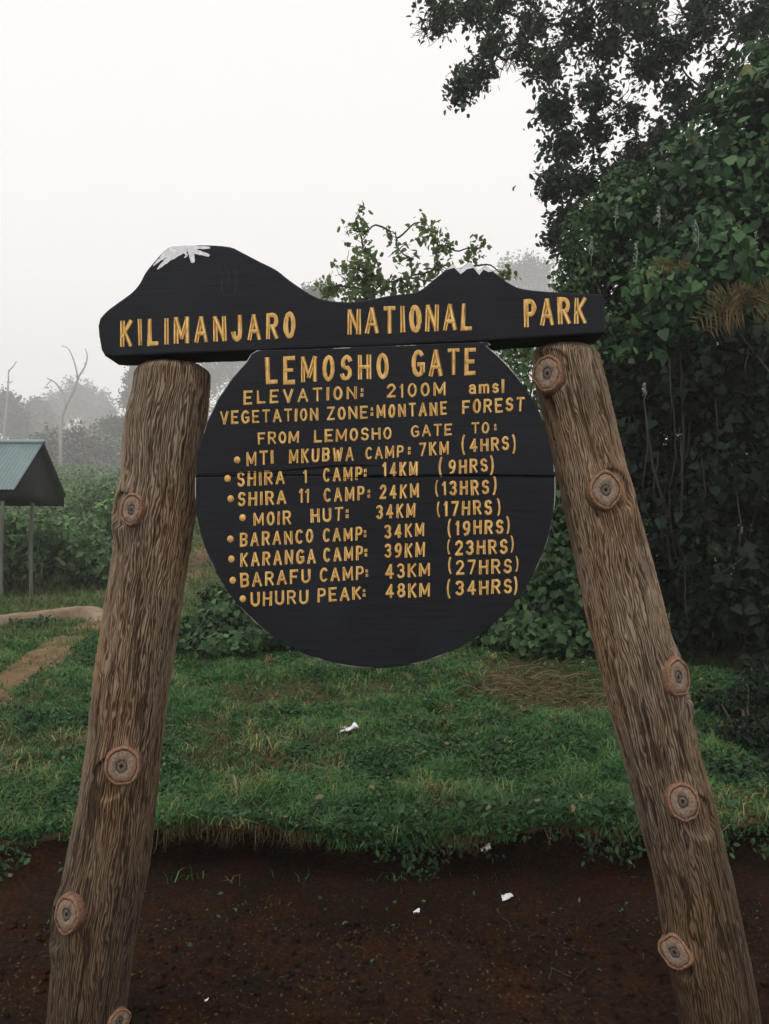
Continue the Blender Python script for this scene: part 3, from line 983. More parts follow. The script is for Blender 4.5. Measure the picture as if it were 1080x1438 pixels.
def make_post(rows, top_z, knots, seed, label):
    pts, rad = post_profile(rows)
    z0 = -0.12
    nv, nu = 700, 640
    zs = np.linspace(z0, top_z, nv)
    cx = np.interp(zs, pts[:, 2], pts[:, 0])
    rr = np.interp(zs, pts[:, 2], rad)
    ker = np.hanning(75)[1:-1]
    ker /= ker.sum()
    cx = np.convolve(np.pad(cx, 36, mode='reflect', reflect_type='odd'), ker, 'valid')
    rr = np.convolve(np.pad(rr, 36, mode='edge'), ker, 'valid')
    th = np.linspace(0, 2 * math.pi, nu, endpoint=False)
    TT, ZZ = np.meshgrid(th, zs)
    c, s = np.cos(TT), np.sin(TT)
    k = 3.2
    NSTR = 98
    wa = (fbm(c * k, s * k, ZZ * 4.5, seed, 3) - .5) * 1.0
    # interlaced furrows: stretched ridged noise with a wandering grain
    wb = fbm(c * 8.5, s * 8.5, ZZ * 13, seed + 1, 3) - .5
    wc = vnoise(c * 20, s * 20, ZZ * 34, seed + 6) - .5
    ph = TT * NSTR + 2 * math.pi * (4.6 * wa + 2.1 * wb + .7 * wc)
    ph2 = TT * (NSTR * 2 - 7) + 2 * math.pi * (4.5 * wa - 2.6 * wb + .6 * wc)
    f1 = .5 + .5 * np.cos(ph)
    f2 = .5 + .5 * np.cos(ph2)
    f3 = vnoise(c * 46, s * 46, ZZ * 30, seed + 3)
    gl = fbm(c * 5, s * 5, ZZ * 6, seed + 7, 3)
    ridge = np.clip((.3 + .9 * (f1 ** .7) * (.55 + .45 * f2 ** .6)) * (.55 + .45 * f3) * (.75 + .5 * gl), 0, 1)
    ridge *= 1 - .5 * smooth(.66, .76, vnoise(c * 13 + wb * 3, s * 13, ZZ * 7, seed + 9))      # odd deep cracks
    lump = (fbm(c * 1.1, s * 1.1, ZZ * 1.6, seed + 5, 3) - .5) * .02
    rough = .45 + .55 * smooth(.5, 1.3, ZZ)                    # the foot is worn smoother
    d = lump + (ridge - .55) * .006 * rough
    # collar swelling round each knot
    flare = np.zeros_like(d)
    for (kpx, kpy, kw, kh) in knots:
        kp = P(kpx, kpy, YP)
        cz = np.interp(kp[2], zs, cx)
        r0 = np.interp(kp[2], zs, rr)
        off = np.clip((kp[0] - cz) / r0, -.88, .88)
        ang = math.asin(off)
        da = (TT - (-math.pi / 2 + ang) + math.pi) % (2 * math.pi) - math.pi
        hh = kh / 2 * YP / FPX
        q = np.sqrt((da * r0 / (hh * 1.35)) ** 2 + ((ZZ - kp[2]) / (hh * 1.6)) ** 2)
        flare = np.maximum(flare, .012 * (1 - smooth(.6, 1.25, q)))
        flare = np.where(q < .62, flare - .02 * (1 - smooth(.45, .62, q)), flare)
    d = d + flare
    rad2 = rr[:, None] + d
    rad2[-9:] *= np.array([.995, .985, .97, .955, .93, .9, .86, .81, .75])[:, None]   # rounded top
    V = np.stack([cx[:, None] + rad2 * c, YP + rad2 * s, ZZ + .0 * d], -1)
    V[-1, :, 2] += .004 * (vnoise(c[-1] * 4, s[-1] * 4, 0, seed + 8))
    V = V.reshape(-1, 3)
    i = np.arange(nv - 1)[:, None] * nu
    j = np.arange(nu)[None, :]
    kk = (j + 1) % nu
    T = np.concatenate([np.stack([i + j, i + kk, i + nu + kk], -1).reshape(-1, 3), np.stack([i + j, i + nu + kk, i + nu + j], -1).reshape(-1, 3)])
    V = np.concatenate([V, [[cx[-1], YP, top_z + .004]]])
    jj = np.arange(nu)
    T = np.concatenate([T, np.stack([(nv - 1) * nu + jj, (nv - 1) * nu + (jj + 1) % nu, np.full(nu, nv * nu)], -1)])
    o = tri_mesh('post', V, T, M['bark'], sign_root, True, None, {'ridge': np.concatenate([ridge.ravel(), [.5]])})
    o['label'] = label
    # knots: sawn branch stubs
    for n_, (kpx, kpy, kw, kh) in enumerate(knots):
        kp = P(kpx, kpy, YP)
        ang, zk = 0.0, kp[2]
        for _ in range(12):                       # settle the stub on the round surface
            r0 = float(np.interp(zk, zs, rr))
            cz = float(np.interp(zk, zs, cx))
            Yk = YP - math.cos(ang) * (r0 + .012)
            q_ = P(kpx, kpy, Yk)
            zk = float(q_[2])
            ang = math.asin(float(np.clip((q_[0] - cz) / (r0 + .012), -.93, .93)))
        kp = np.array([cz, YP, zk])
        nang = ang * .72
        nrm = np.array([math.sin(nang), -math.cos(nang), 0.12])
        nrm /= np.linalg.norm(nrm)
        up = np.array([0, 0, 1.0]) - nrm * nrm[2]
        up /= np.linalg.norm(up)
        sd_ = np.cross(nrm, up)
        b = kh / 2 * YP / FPX * .86
        a = min(b * 1.02, max(b * .7, .88 * kw / 2 * YP / FPX / max(math.cos(ang), .45)))
        dep = r0 - .012
        cen = np.array([cz, YP, kp[2]]) + np.array([math.sin(ang), -math.cos(ang), 0]) * dep
        prof = [(0, .020), (.12, .022), (.22, .023), (.27, .019), (.33, .023), (.5, .024), (.74, .025), (.79, .021), (.84, .026), (.885, .026), (.93, .025), (.98, .022), (1.02, .010), (1.08, -.004), (1.16, -.02)]
        nsd = 44
        aa = np.arange(nsd) * 2 * math.pi / nsd
        wob = 1 + .36 * (fbm(np.cos(aa) * 1.15 + 9, np.sin(aa) * 1.15 + 9, seed + n_ * 3.7, 61, 3) - .5)
        VV, RV = [], []
        for f, h in prof:
            hw = h + .005 * (vnoise(np.cos(aa) * 3 * f, np.sin(aa) * 3 * f, n_ * 2.3 + seed, 62) - .5)
            for t_, w_, h_ in zip(aa, wob, hw):
                VV.append(cen + sd_ * a * f * w_ * math.cos(t_) + up * b * f * w_ * math.sin(t_) + nrm * (h_ + .012 if f < 1.0 else h_ + .006))
                RV.append(min(f, 1.1) / 1.1)
        TT_ = []
        for q in range(len(prof) - 1):
            for e in range(nsd):
                e2 = (e + 1) % nsd
                TT_ += [(q * nsd + e, (q + 1) * nsd + e, (q + 1) * nsd + e2), (q * nsd + e, (q + 1) * nsd + e2, q * nsd + e2)]
        tri_mesh('knot', np.array(VV), np.array(TT_), M['knot'], o, True, None, {'ring': np.array(RV)})


top_left_z = P(240, 497, YF)[2] - .012
top_right_z = P(800, 471, YF)[2] - .012
make_post(LEFT_POST, top_left_z, [(186, 718, 36, 54), (172, 1077, 50, 60), (95, 1284, 40, 58), (170, 1432, 28, 36)], 100, 'log post leaning right, knots down its left side')
make_post(RIGHT_POST, top_right_z, [(768, 527, 34, 62), (850, 690, 48, 60), (951, 952, 38, 64), (957, 1126, 48, 62), (944, 1333, 36, 50)], 200, 'log post leaning left, five knots')

# ------------------------------------------------------------------ open shelter on the left
sh = empty('shelter', (-7.6, 15.1, float(hill(-7.6, 15.1))), 'open shelter with grey corrugated gable roof on thin posts', 'shelter')
FR, MI, RE = 14.0, 15.1, 16.15
XR = P(23, 690, FR)[0]
ZE, ZR = P(23, 686, FR)[2], P(61, 621.5, MI)[2]
XL = -13.0


def roof_slope(y0, y1, z0, z1):
    tr = Tris()
    xs = np.arange(XL, XR + .001, .019)
    cor = .011 * np.sin(xs * 2 * math.pi / .076)
    dn = np.array([0, -(z1 - z0), (y1 - y0)])
    dn = dn / np.linalg.norm(dn) * (1 if dn[2] > 0 else -1)
    V = []
    for yy, zz in ((y0, z0), (y1, z1)):
        for off in (0, -.006):
            V.append(np.stack([xs, yy + dn[1] * (cor + off), zz + dn[2] * (cor + off)], -1))
    V = np.concatenate(V)
    n = len(xs)
    i = np.arange(n - 1)
    T = []
    for a, b in ((0, 2), (1, 3)):
        T += [np.stack([a * n + i, a * n + i + 1, b * n + i + 1], -1), np.stack([a * n + i, b * n + i + 1, b * n + i], -1)]
    for a, b in ((0, 1), (2, 3)):
        T += [np.stack([a * n + i, a * n + i + 1, b * n + i + 1], -1), np.stack([a * n + i, b * n + i + 1, b * n + i], -1)]
    tr.add(V, np.concatenate(T))
    return tr


rf = roof_slope(FR - .06, MI, ZE - .02, ZR).build('roof_sheet', M['roof'], sh, True)
roof_slope(RE + .06, MI, ZE - .02, ZR).build('roof_sheet', M['roof'], sh, True)
tr = Tris()
xs = np.linspace(XL, XR + .02, 60)
tr.tube(np.stack([xs, np.full(60, MI), np.full(60, ZR + .018)], -1), .045, 10)
tr.build('ridge_cap', M['roof'], rf, True)
tr = Tris()
for sgn in (-1, 1):
    yy = FR + .02 if sgn < 0 else RE - .02
    tr.box(((XL + XR) / 2, yy, ZE - .13), (XR - XL - .04, .03, .2))
tr.build('fascia', M['dark_board'], sh)
tr = Tris()
gx = XR - .09
V = [(gx, FR + .04, ZE - .22), (gx, RE - .04, ZE - .22), (gx, RE - .04, ZE - .06), (gx, MI, ZR - .07), (gx, FR + .04, ZE - .06)]
V += [(x - .03, y, z) for x, y, z in V]
T = [(0, 1, 2), (0, 2, 4), (2, 3, 4), (5, 7, 6), (5, 9, 7), (7, 9, 8)]
for i in range(5):
    j = (i + 1) % 5
    T += [(i, i + 5, j + 5), (i, j + 5, j)]
tr.add(V, T)
tr.build('gable_panel', M['dark_board'], sh)
for px_, d_ in ((43.5, 14.95), (1.5, 14.05), (-60, 15.9), (-190, 14.1), (-190, 16.0)):
    p = P(px_, 800, d_)
    tr = Tris()
    zz = np.linspace(float(hill(p[0], d_)) - .1, (ZE if d_ != 14.95 else ZE - .05) - .02, 8)
    tr.tube(np.stack([p[0] + .012 * np.sin(zz * 3), np.full(8, d_), zz], -1), .04, 8)
    tr.build('post', M['post_wood'], sh, True)

# low rounded kerb in front of the shelter
kp = [P(-330, 893, 8.9), P(-160, 880, 9.7), P(0, 864, 10.5), P(60, 858, 10.8), P(112, 852, 11.1), P(128, 853, 11.05), P(138, 858, 10.8), P(143, 867, 10.4), P(145, 880, 9.8)]
kc = np.array(catmull(kp, 8))
tr = Tris()
gz = hill(kc[:, 0], kc[:, 1])
d = np.gradient(kc, axis=0); d /= np.linalg.norm(d, axis=1)[:, None]
nn = np.stack([-d[:, 1], d[:, 0]], -1)
nprof = [(-.13, -.1), (-.12, 0.8), (-.09, 1.0), (.09, 1.0), (.12, .85), (.13, -.1)]
V = []
for i in range(len(kc)):
    top = kc[i, 2] + .012 * (vnoise(i * .7, 1, 0, 71) - .5)
    for o_, f in nprof:
        V.append((kc[i, 0] + nn[i, 0] * o_, kc[i, 1] + nn[i, 1] * o_, gz[i] + (top - gz[i]) * f))
V = np.array(V); T = []
for i in range(len(kc) - 1):
    for c in range(5):
        A, B, C, D = i * 6 + c, i * 6 + c + 1, (i + 1) * 6 + c + 1, (i + 1) * 6 + c
        T += [(A, B, C), (A, C, D)]
e = (len(kc) - 1) * 6
T += [(e, e + 1, e + 2), (e, e + 2, e + 3), (e, e + 3, e + 4), (e, e + 4, e + 5)]
tr.add(V, T)
tag(tr.build('low_kerb', M['kerb']), 'low earth coloured kerb with rounded corner in front of the shelter', 'kerb')

# ------------------------------------------------------------------ plants
def bend_path(a, b, n=8, wob=.1, sag=0.0):
    a, b = np.asarray(a, float), np.asarray(b, float)
    t = np.linspace(0, 1, n)[:, None]
    L = np.linalg.norm(b - a)
    k = rng.normal(size=(3, 3)) * wob * L
    p = a + (b - a) * t + np.sin(t * math.pi) * k[0] + np.sin(t * 2 * math.pi) * k[1] * .5 + np.sin(t * 3 * math.pi) * k[2] * .3
    p[:, 2] += sag * L * np.sin(t[:, 0] * math.pi)
    return p


def bush(name, label, cat, base, clumps, leaf_size, n_per_m2, mat, template=LEAF_OVAL, group=None, stems=3, shell=.55, droop=.5, hollow=0.0, mixed=False):
    """clumps: (centre, (rx, ry, rz)); leaves fill the outer part of every clump"""
    root = empty(name, base, label, cat, group)
    out = Tris()
    tw = Tris()
    base = np.asarray(base, float)
    for c, r in clumps:
        c, r = np.asarray(c, float), np.asarray(r, float)
        area = 4 * math.pi * ((r[0] * r[1]) ** 1.6 + (r[0] * r[2]) ** 1.6 + (r[1] * r[2]) ** 1.6) ** (1 / 1.6) / 3 ** (1 / 1.6)
        n = int(area * n_per_m2)
        q, dd = in_ball(n, shell)
        wob = .78 + .5 * fbm(dd[:, 0] * 2.3 + c[0], dd[:, 1] * 2.3 + c[1], dd[:, 2] * 2.3 + c[2], 81, 3)
        pts = c + q * r * wob[:, None]
        keep = pts[:, 2] > ground_z(pts[:, 0], pts[:, 1]) - .02
        if hollow: keep &= fbm(pts[:, 0] * 2.6, pts[:, 1] * 2.6, pts[:, 2] * 2.6, 84, 3) > hollow
        pts, dd = pts[keep], dd[keep]
        nr = dd + np.array([0, -.25, .45])
        sz = leaf_size * rng.uniform(.45, 1.3, len(pts))
        clump_t = fbm(pts[:, 0] * 3 / leaf_size * .08, pts[:, 1] * 3 / leaf_size * .08, pts[:, 2] * 3 / leaf_size * .08, 83, 2)
        tint = np.clip(.25 + .9 * (clump_t - .3) + rng.normal(size=len(pts)) * .22, 0, 1)
        if mixed:
            m_ = rng.uniform(0, 1, len(pts)) < .5
            out.add(*leaf_arrays(pts[m_], nr[m_], sz[m_], template, droop, .8, tint[m_]))
            out.add(*leaf_arrays(pts[~m_], nr[~m_], sz[~m_] * .7, LEAF_OVAL, droop, .9, tint[~m_]))
        else:
            out.add(*leaf_arrays(pts, nr, sz, template, droop, .8, tint))
        for _ in range(stems):
            dvec = in_ball(1, .6)[0][0]
            end = c + dvec * r * .9
            tw.tube(bend_path(np.array([base[0] + (c[0] - base[0]) * .35, base[1] + (c[1] - base[1]) * .35, base[2] - .03]), end, 8, .08), np.linspace(.022, .005, 8) * max(1, leaf_size / .1), 5, rng.uniform())
    tw.build('stems', M['twig'], root, True)
    out.build('foliage', mat, root)
    return root


def cl(px, py, Y, rx, rz, ry=None):
    """clump at a place seen in the photograph; radii in metres"""
    return (P(px, py, Y), (rx, ry if ry else rx, rz))


def gbase(px, Y):
    x = (px - 540) / FPX * Y
    return (x, Y, float(ground_z(x, Y)))


# --- the big creeper-covered thicket on the right
cb = []
for px_, py_, y_, rx, rz in [(1090, 230, 6.4, .85, .8), (985, 275, 6.3, .62, .6), (905, 330, 6.2, .5, .5), (855, 380, 6.3, .36, .42), (1000, 380, 5.9, .62, .55), (930, 430, 5.9, .5, .45), (870, 450, 6.1, .32, .35),
                             (1110, 400, 5.9, .7, .7), (1180, 220, 6.6, .9, 1.0), (1075, 130, 6.9, .5, .45), (1170, 90, 7.0, .7, .7)]:
    cb.append(cl(px_, py_, y_ * 1.25, rx * 1.25, rz * 1.25))
creeper = bush('creeper_thicket', 'tall thicket smothered in broad creeper leaves behind the right post', 'thicket', gbase(1000, 8.2), [q_ for q_ in cb if q_[0][0] > 2.75] + [cl(970, 330, 9.4, .8, .9), cl(1080, 280, 9.4, 1.2, 1.1), cl(1010, 250, 9.2, .7, .5)], .115, 680, M['creeper_leaf'], LEAF_HEART, stems=2, shell=.3, droop=.9, hollow=.46, mixed=True)
bush('scrambling_shrub', 'mid green small leaved scrambling shrub at the left flank of the creeper thicket', 'shrub', gbase(860, 8.3),
     [q_ for q_ in cb if q_[0][0] <= 2.75] + [cl(835, 330, 7.9, .35, .4), cl(812, 395, 8.0, .28, .35), cl(845, 480, 7.9, .4, .4), cl(880, 275, 8.0, .35, .35)], .072, 900, M['shrub_leaf'], LEAF_OVAL, stems=2, shell=.4, droop=.7, hollow=.43)
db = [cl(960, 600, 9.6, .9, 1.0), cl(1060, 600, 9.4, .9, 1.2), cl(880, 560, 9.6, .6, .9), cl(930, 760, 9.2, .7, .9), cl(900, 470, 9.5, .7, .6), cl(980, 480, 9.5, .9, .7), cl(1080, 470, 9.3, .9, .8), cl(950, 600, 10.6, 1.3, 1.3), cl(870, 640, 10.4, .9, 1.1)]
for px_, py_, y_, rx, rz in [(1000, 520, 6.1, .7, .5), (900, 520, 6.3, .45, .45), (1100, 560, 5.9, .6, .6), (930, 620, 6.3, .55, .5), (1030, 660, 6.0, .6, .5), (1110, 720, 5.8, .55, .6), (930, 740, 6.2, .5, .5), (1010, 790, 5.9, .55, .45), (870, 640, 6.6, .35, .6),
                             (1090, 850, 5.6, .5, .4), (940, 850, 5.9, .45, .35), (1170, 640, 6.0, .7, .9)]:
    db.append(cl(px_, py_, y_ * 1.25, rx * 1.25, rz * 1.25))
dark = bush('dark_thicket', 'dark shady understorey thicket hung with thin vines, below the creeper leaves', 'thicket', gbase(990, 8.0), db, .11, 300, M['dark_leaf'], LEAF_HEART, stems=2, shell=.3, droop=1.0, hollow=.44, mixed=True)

# pale hanging vine stems over the dark thicket
for k, pts in enumerate([[(945, 560), (948, 640), (940, 700), (946, 770), (962, 800), (985, 822)], [(985, 640), (990, 700), (975, 745)], [(962, 790), (963, 850), (968, 890), (960, 930)],
                         [(1060, 770), (1020, 800), (985, 822)], [(925, 640), (918, 690), (930, 740)], [(955, 600), (958, 680), (952, 740), (946, 780)], [(1005, 560), (1008, 620), (1000, 660)],
                         [(940, 500), (943, 560), (941, 620)], [(1055, 470), (1048, 520), (1060, 570)], [(905, 560), (910, 620), (903, 690), (915, 740)], [(1035, 690), (1040, 760), (1030, 830)]]):
    tr = Tris()
    c3 = np.array(catmull([P(a, b, 6.42 + .12 * (k % 3) + .5 * (abs(i_ / (len(pts) - 1) - .5) * 2) ** 4) for i_, (a, b) in enumerate(pts)], 6))
    c3 += rng.normal(size=c3.shape) * .004
    tr.tube(c3, np.linspace(.006, .003, len(c3)), 5, .1 + .05 * k)
    tr.build('hanging_vine', M['vine'], dark, True)

# pale flower spikes in the creeper
for px_, py_, hh in [(976, 325, 34), (893, 355, 26), (1000, 342, 20), (830, 345, 30), (925, 300, 24), (1062, 340, 30), (905, 545, 16), (866, 300, 28)]:
    tr = Tris()
    c = P(px_, py_, 6.75 if px_ > 880 else 7.2)
    h_ = hh * 6.8 / FPX
    n = 46
    t_ = rng.uniform(0, 1, n)
    a_ = rng.uniform(0, 6.28, n)
    pts = c + np.stack([.014 * np.cos(a_) * (1.2 - t_), .014 * np.sin(a_) * (1.2 - t_), (t_ - .5) * h_], -1)
    tr.add(*leaf_arrays(pts, np.stack([np.cos(a_), np.sin(a_), t_ * 0 + .3], -1), .022, LEAF_SIMPLE, -.2))
    tr.tube(bend_path(c - [0, 0, h_], c + [0, 0, h_ * .5], 5, .04), .004, 4, .1)
    tr.build('flower_spike', M['flower'], creeper)


# --- brown fern hanging in front of the thicket
def fern(name, label, base, fronds, length):
    root = empty(name, base, label, 'fern')
    for fr, (dx, dz, L, cv) in enumerate(fronds):
        tr = Tris()
        t = np.linspace(0, 1, 26)
        L = L * length
        sp = np.stack([base[0] + dx * L * t, base[1] - .12 * np.sin(t * 2.2) * L * 2, base[2] + dz * L * t - cv * L * t ** 2], -1)
        tr.tube(sp, np.linspace(.005, .0015, 26), 4, .3)
        d_ = np.gradient(sp, axis=0); d_ = _unit(d_)
        for i in range(3, 26, 2):
            wl_ = .36 * L * math.sin(math.pi * (.12 + .88 * (1 - t[i]) * .62)) + .008
            for sg in (-1, 1):
                side = _unit(np.cross(d_[i], np.array([0.05, -1, .15]))) * sg
                tip = sp[i] + (side + d_[i] * .45) * wl_ + np.array([0, rng.normal() * .02, -.25 * wl_])
                dd_ = _unit(tip - sp[i])
                pr = np.cross(dd_, np.array([0, -1.0, .1])) * .0055
                m_ = sp[i] + (tip - sp[i]) * .5
                tr.add([sp[i] - pr * .6, sp[i] + pr * .6, m_ + pr, m_ - pr, tip], [(0, 1, 2), (0, 2, 3), (3, 2, 4)], rng.uniform())
        tr.build('frond', M['fern'], root)


fern('dry_fern', 'dry brown fern fronds among the dark leaves at the right edge', P(1046, 432, 6.15), [(-.9, .1, 1, .4), (-.75, .5, .9, .35), (-.35, .75, .75, .4), (.4, .7, .85, .35), (.9, .35, 1, .35), (.85, -.15, .9, .3), (-.8, -.25, .8, .3), (.1, .8, .6, .3)], .5)
fern('small_dry_fern', 'small dry brown frond among creeper leaves above the brown fern', P(950, 373, 6.5), [(-.98, .08, .8, .15), (.6, .3, .5, .4)], .3)

# --- low shrubs around the foot of the thicket
bush('shrub', 'leafy dark green shrub between the round board and right post', 'shrub', gbase(775, 8.2), [cl(760, 800, 8.1, .42, .5), cl(800, 850, 7.8, .45, .4), cl(735, 868, 8.1, .38, .28), cl(765, 890, 7.7, .5, .2), cl(830, 890, 7.5, .4, .24), cl(700, 890, 8.2, .35, .16), cl(815, 760, 8.3, .45, .55), cl(775, 700, 8.5, .35, .5), cl(790, 640, 8.6, .35, .5)], .085, 480, M['shrub_leaf'], LEAF_HEART, 'low shrubs beside the sign', shell=.4)
bush('shrub', 'low dense shrub under the left edge of the round board', 'shrub', gbase(330, 8.3), [cl(330, 868, 8.3, .45, .32), cl(285, 884, 8.1, .32, .2), cl(385, 887, 8.2, .36, .2), cl(258, 893, 7.9, .2, .14), cl(318, 843, 8.5, .32, .24), cl(440, 897, 8.3, .4, .16), cl(320, 898, 7.8, .5, .12)], .075, 520, M['shrub_leaf'], LEAF_HEART, 'low shrubs beside the sign', shell=.4)
bush('shrub', 'small dark leafy clump beside the dirt path in front of the kerb', 'shrub', gbase(55, 10.0), [cl(50, 882, 10.0, .38, .14), cl(15, 895, 9.6, .35, .14), cl(75, 880, 10.2, .2, .12)], .09, 420, M['shrub_leaf'], LEAF_OVAL, 'low shrubs beside the sign', shell=.4)
bush('shrub', 'pale green shrub glimpsed above the disc beside the right post', 'shrub', gbase(720, 9.5), [cl(725, 560, 9.5, .55, .55), cl(760, 630, 9.2, .5, .6), cl(690, 640, 9.8, .6, .6), cl(770, 700, 9.0, .5, .5), cl(740, 480, 10, .5, .4)], .1, 300, M['bush_leaf'], LEAF_OVAL, 'low shrubs beside the sign', shell=.4)
bush('shrub', 'ragged dark shrub right of the right post at the edge of the grass', 'shrub', gbase(1050, 5.0), [cl(1045, 1030, 5.1, .22, .12), cl(1090, 1040, 4.9, .26, .15), cl(1030, 1090, 4.5, .15, .08), cl(1085, 1100, 4.5, .22, .1), cl(1100, 960, 5.8, .35, .22), cl(1020, 985, 5.8, .25, .1)], .05, 900, M['dark_leaf'], LEAF_OVAL, 'low shrubs beside the sign', shell=.35)

# --- bushes behind the shelter
bl = [('wide dark bush behind the shelter posts', 30, 17.5, (-70, 105), (725, 800)),
      ('rounded bush between the shelter and the left post', 130, 18.0, (95, 175), (745, 815)),
      ('pale green bush rising behind the shelter roof', 105, 32.0, (30, 175), (690, 750)),
      ('tall bush behind the left post near the sandy slope', 205, 20.0, (165, 240), (695, 800))]
for lb, bx, by, (x0_, x1_), (y0_, y1_) in bl:
    cs = []
    for k in range(15):
        fx, fy = rng.uniform(), rng.uniform() ** 1.2
        r_ = rng.uniform(.25, .75) * by / 18
        cs.append(cl(x0_ + (x1_ - x0_) * fx, y0_ + (y1_ - y0_) * fy + 10 * abs(fx - .5) * 2, by + rng.uniform(-.5, .9) - .8 * fy, r_ * 1.15, r_ * .8))
    bush('bush', lb, 'bush', gbase(bx, by), cs, .19, 62, M['bush_leaf'], LEAF_OVAL, 'bushes behind the shelter', stems=1, shell=.5)

# tangled undergrowth climbing the far slope
y = 24 + 110 * rng.uniform(0, 1, 52000) ** 1.5
x = rng.uniform(-1, .75, len(y)) * (.6 * y + 3)
hgt = np.clip(fbm(x * .16, y * .16, 0, 130, 4) - .3, 0, 1) * (3.2 + .02 * y) * (1 - .85 * smooth(4, 1.2, np.abs(x - np.interp(y, [20, 36, 60], [-5.2, -7.5, -11]))))
keep = hgt > .25
x, y, hgt = x[keep], y[keep], hgt[keep]
sz = (.14 + .0048 * y) * rng.uniform(.6, 1.3, len(x))
zz = hill(x, y) + hgt * rng.uniform(.3, 1.05, len(x))
V, T, A = leaf_arrays(np.stack([x, y, zz], -1), np.tile([0, -.4, .7], (len(x), 1)), sz, LEAF_OVAL, .4, .7, np.clip(rng.normal(.45, .25, len(x)), 0, 1))
tag(tri_mesh('undergrowth', V, T, M['bush_leaf'], None, False, A), 'tangled misty undergrowth on the slope beyond the shelter', 'undergrowth', kind='stuff')


# --- trees
def clump_tree(name, label, base, top, limbs, leaf, mat, trunk_r, twigs=9, leaves=15, cat='tree', group=None, bare=0.0, template=LEAF_OVAL, trunk_mat='twig', flatten=.9, tk=1.0, two_tone=False):
    """trunk to `top`, a limb to every clump (centre, radius), twigs inside the clump that carry the leaves"""
    root = empty(name, base, label, cat, group)
    wood, out = Tris(), Tris()
    base, top = np.asarray(base, float), np.asarray(top, float)
    tp = bend_path(base - [0, 0, .15], top, 12, .035)
    wood.tube(tp, np.linspace(trunk_r, trunk_r * .55, 12) * np.array([1.35, 1.12] + [1] * 10), 9, .4)
    done = [tp[i_] for i_ in (8, 9, 10, 11)]
    used = [0] * 4
    order = sorted(limbs, key=lambda q: np.linalg.norm(np.asarray(q[0]) - top))
    for c, r, dens in order:
        c = np.asarray(c, float)
        # a limb grows from the nearest wood that lies closer to the trunk
        k_ = min(range(len(done)), key=lambda i_: np.linalg.norm(done[i_] - c) + .25 * np.linalg.norm(done[i_] - top) + .2 * used[i_] * r)
        s0 = done[k_]
        used[k_] += 1
        lp = bend_path(s0, c, 9, .09, .02)
        r0 = min(trunk_r * .5, (.006 * np.linalg.norm(c - top) + .016) * tk)
        if k_ >= 4: r0 *= .7
        wood.tube(lp, np.linspace(r0, .007 * tk, 9), 6, .4)
        done += [lp[5], lp[8]]
        used += [0, 0]
        ntw = max(3, int(twigs * abs(dens)))
        for k in range(ntw):
            q = in_ball(1, .35)[0][0] * r * np.array([1, 1, flatten])
            st = lp[int(rng.integers(5, 9))]
            tw_ = bend_path(st, c + q, 7, .1)
            wood.tube(tw_, np.linspace(.0075, .0028, 7) * tk, 4, rng.uniform(), cap=False)
            if dens < 0 or rng.uniform() < bare: continue
            nl = max(2, int(leaves * rng.uniform(.6, 1.4)))
            t_ = rng.uniform(.25, 1.05, nl) * 6
            i0 = np.clip(t_.astype(int), 0, 5)
            f = (t_ - i0)[:, None]
            pts = tw_[i0] * (1 - f) + tw_[i0 + 1] * f + rng.normal(size=(nl, 3)) * leaf * .75
            tint = np.clip(rng.normal(.5, .28, nl), 0, 1) if not two_tone else np.clip(rng.normal(.85 if k % 3 == 0 and q[2] > -.2 * r else .35, .13, nl), 0, 1)
            out.add(*leaf_arrays(pts, rng.normal(size=(nl, 3)) * .6 + np.array([0, 0, .7]), leaf * rng.uniform(.6, 1.25, nl), template, .35, .5, tint))
    wood.build('trunk', M[trunk_mat], root, True)
    out.build('crown', mat, root)
    return root


OV_CLUMPS = []
for px_, py_, rp, dn in [(618, 18, 48, 1.0), (660, 10, 45, .9), (700, 12, 42, .8), (600, -30, 60, 1), (664, 105, 34, 1.0), (645, 130, 22, .7), (690, 60, 26, .6), (745, 30, 34, .6), (735, 70, 30, .35),
                         (770, 90, 46, 1.1), (805, 40, 56, 1.3), (850, 60, 60, 1.3), (780, 150, 48, 1.2), (830, 130, 44, 1.1), (790, 205, 44, 1.2), (835, 190, 38, .9), (775, 250, 34, 1.0), (815, 260, 40, 1.2), (855, 250, 38, 1.0), (800, 305, 36, 1.1), (780, 330, 24, .8), (845, 305, 36, 1.1),
                         (900, 30, 50, 1.2), (905, 95, 44, 1.0), (945, 70, 46, 1.1), (880, 160, 30, .5), (940, 130, 40, .9), (985, 40, 44, .8), (1010, 95, 36, .6), (1040, 30, 46, .8), (975, 150, 38, .9), (1075, 15, 46, .9), (890, 215, 36, .9), (925, 190, 36, .8), (1000, 10, 50, .9), (1090, 70, 40, .7),
                         (740, -30, 60, 1.2), (830, -30, 60, 1.3), (920, -35, 60, 1.3), (1010, -40, 60, 1.2), (870, 5, 40, 1.2), (670, -40, 60, 1.2), (800, 355, 26, .7)]:
    Y_ = 11.0 + rng.uniform(-.7, .7)
    OV_CLUMPS.append((P(px_, py_, Y_), .78 * rp * Y_ / FPX, dn))
for px_, py_, rp in [(728, 50, 40), (745, 95, 30), (712, 85, 30), (870, 150, 40), (600, 40, 30), (760, 20, 30), (960, 20, 40)]:
    OV_CLUMPS.append((P(px_, py_, 10.8), rp * 10.8 / FPX, -.55))
tree = clump_tree('overhanging_tree', 'tall dark small leaved tree leaning its branches over the upper right', gbase(965, 11.4), P(930, 250, 11.3), OV_CLUMPS, .105, M['tree_leaf'], .18, 34, 16, bare=.15)

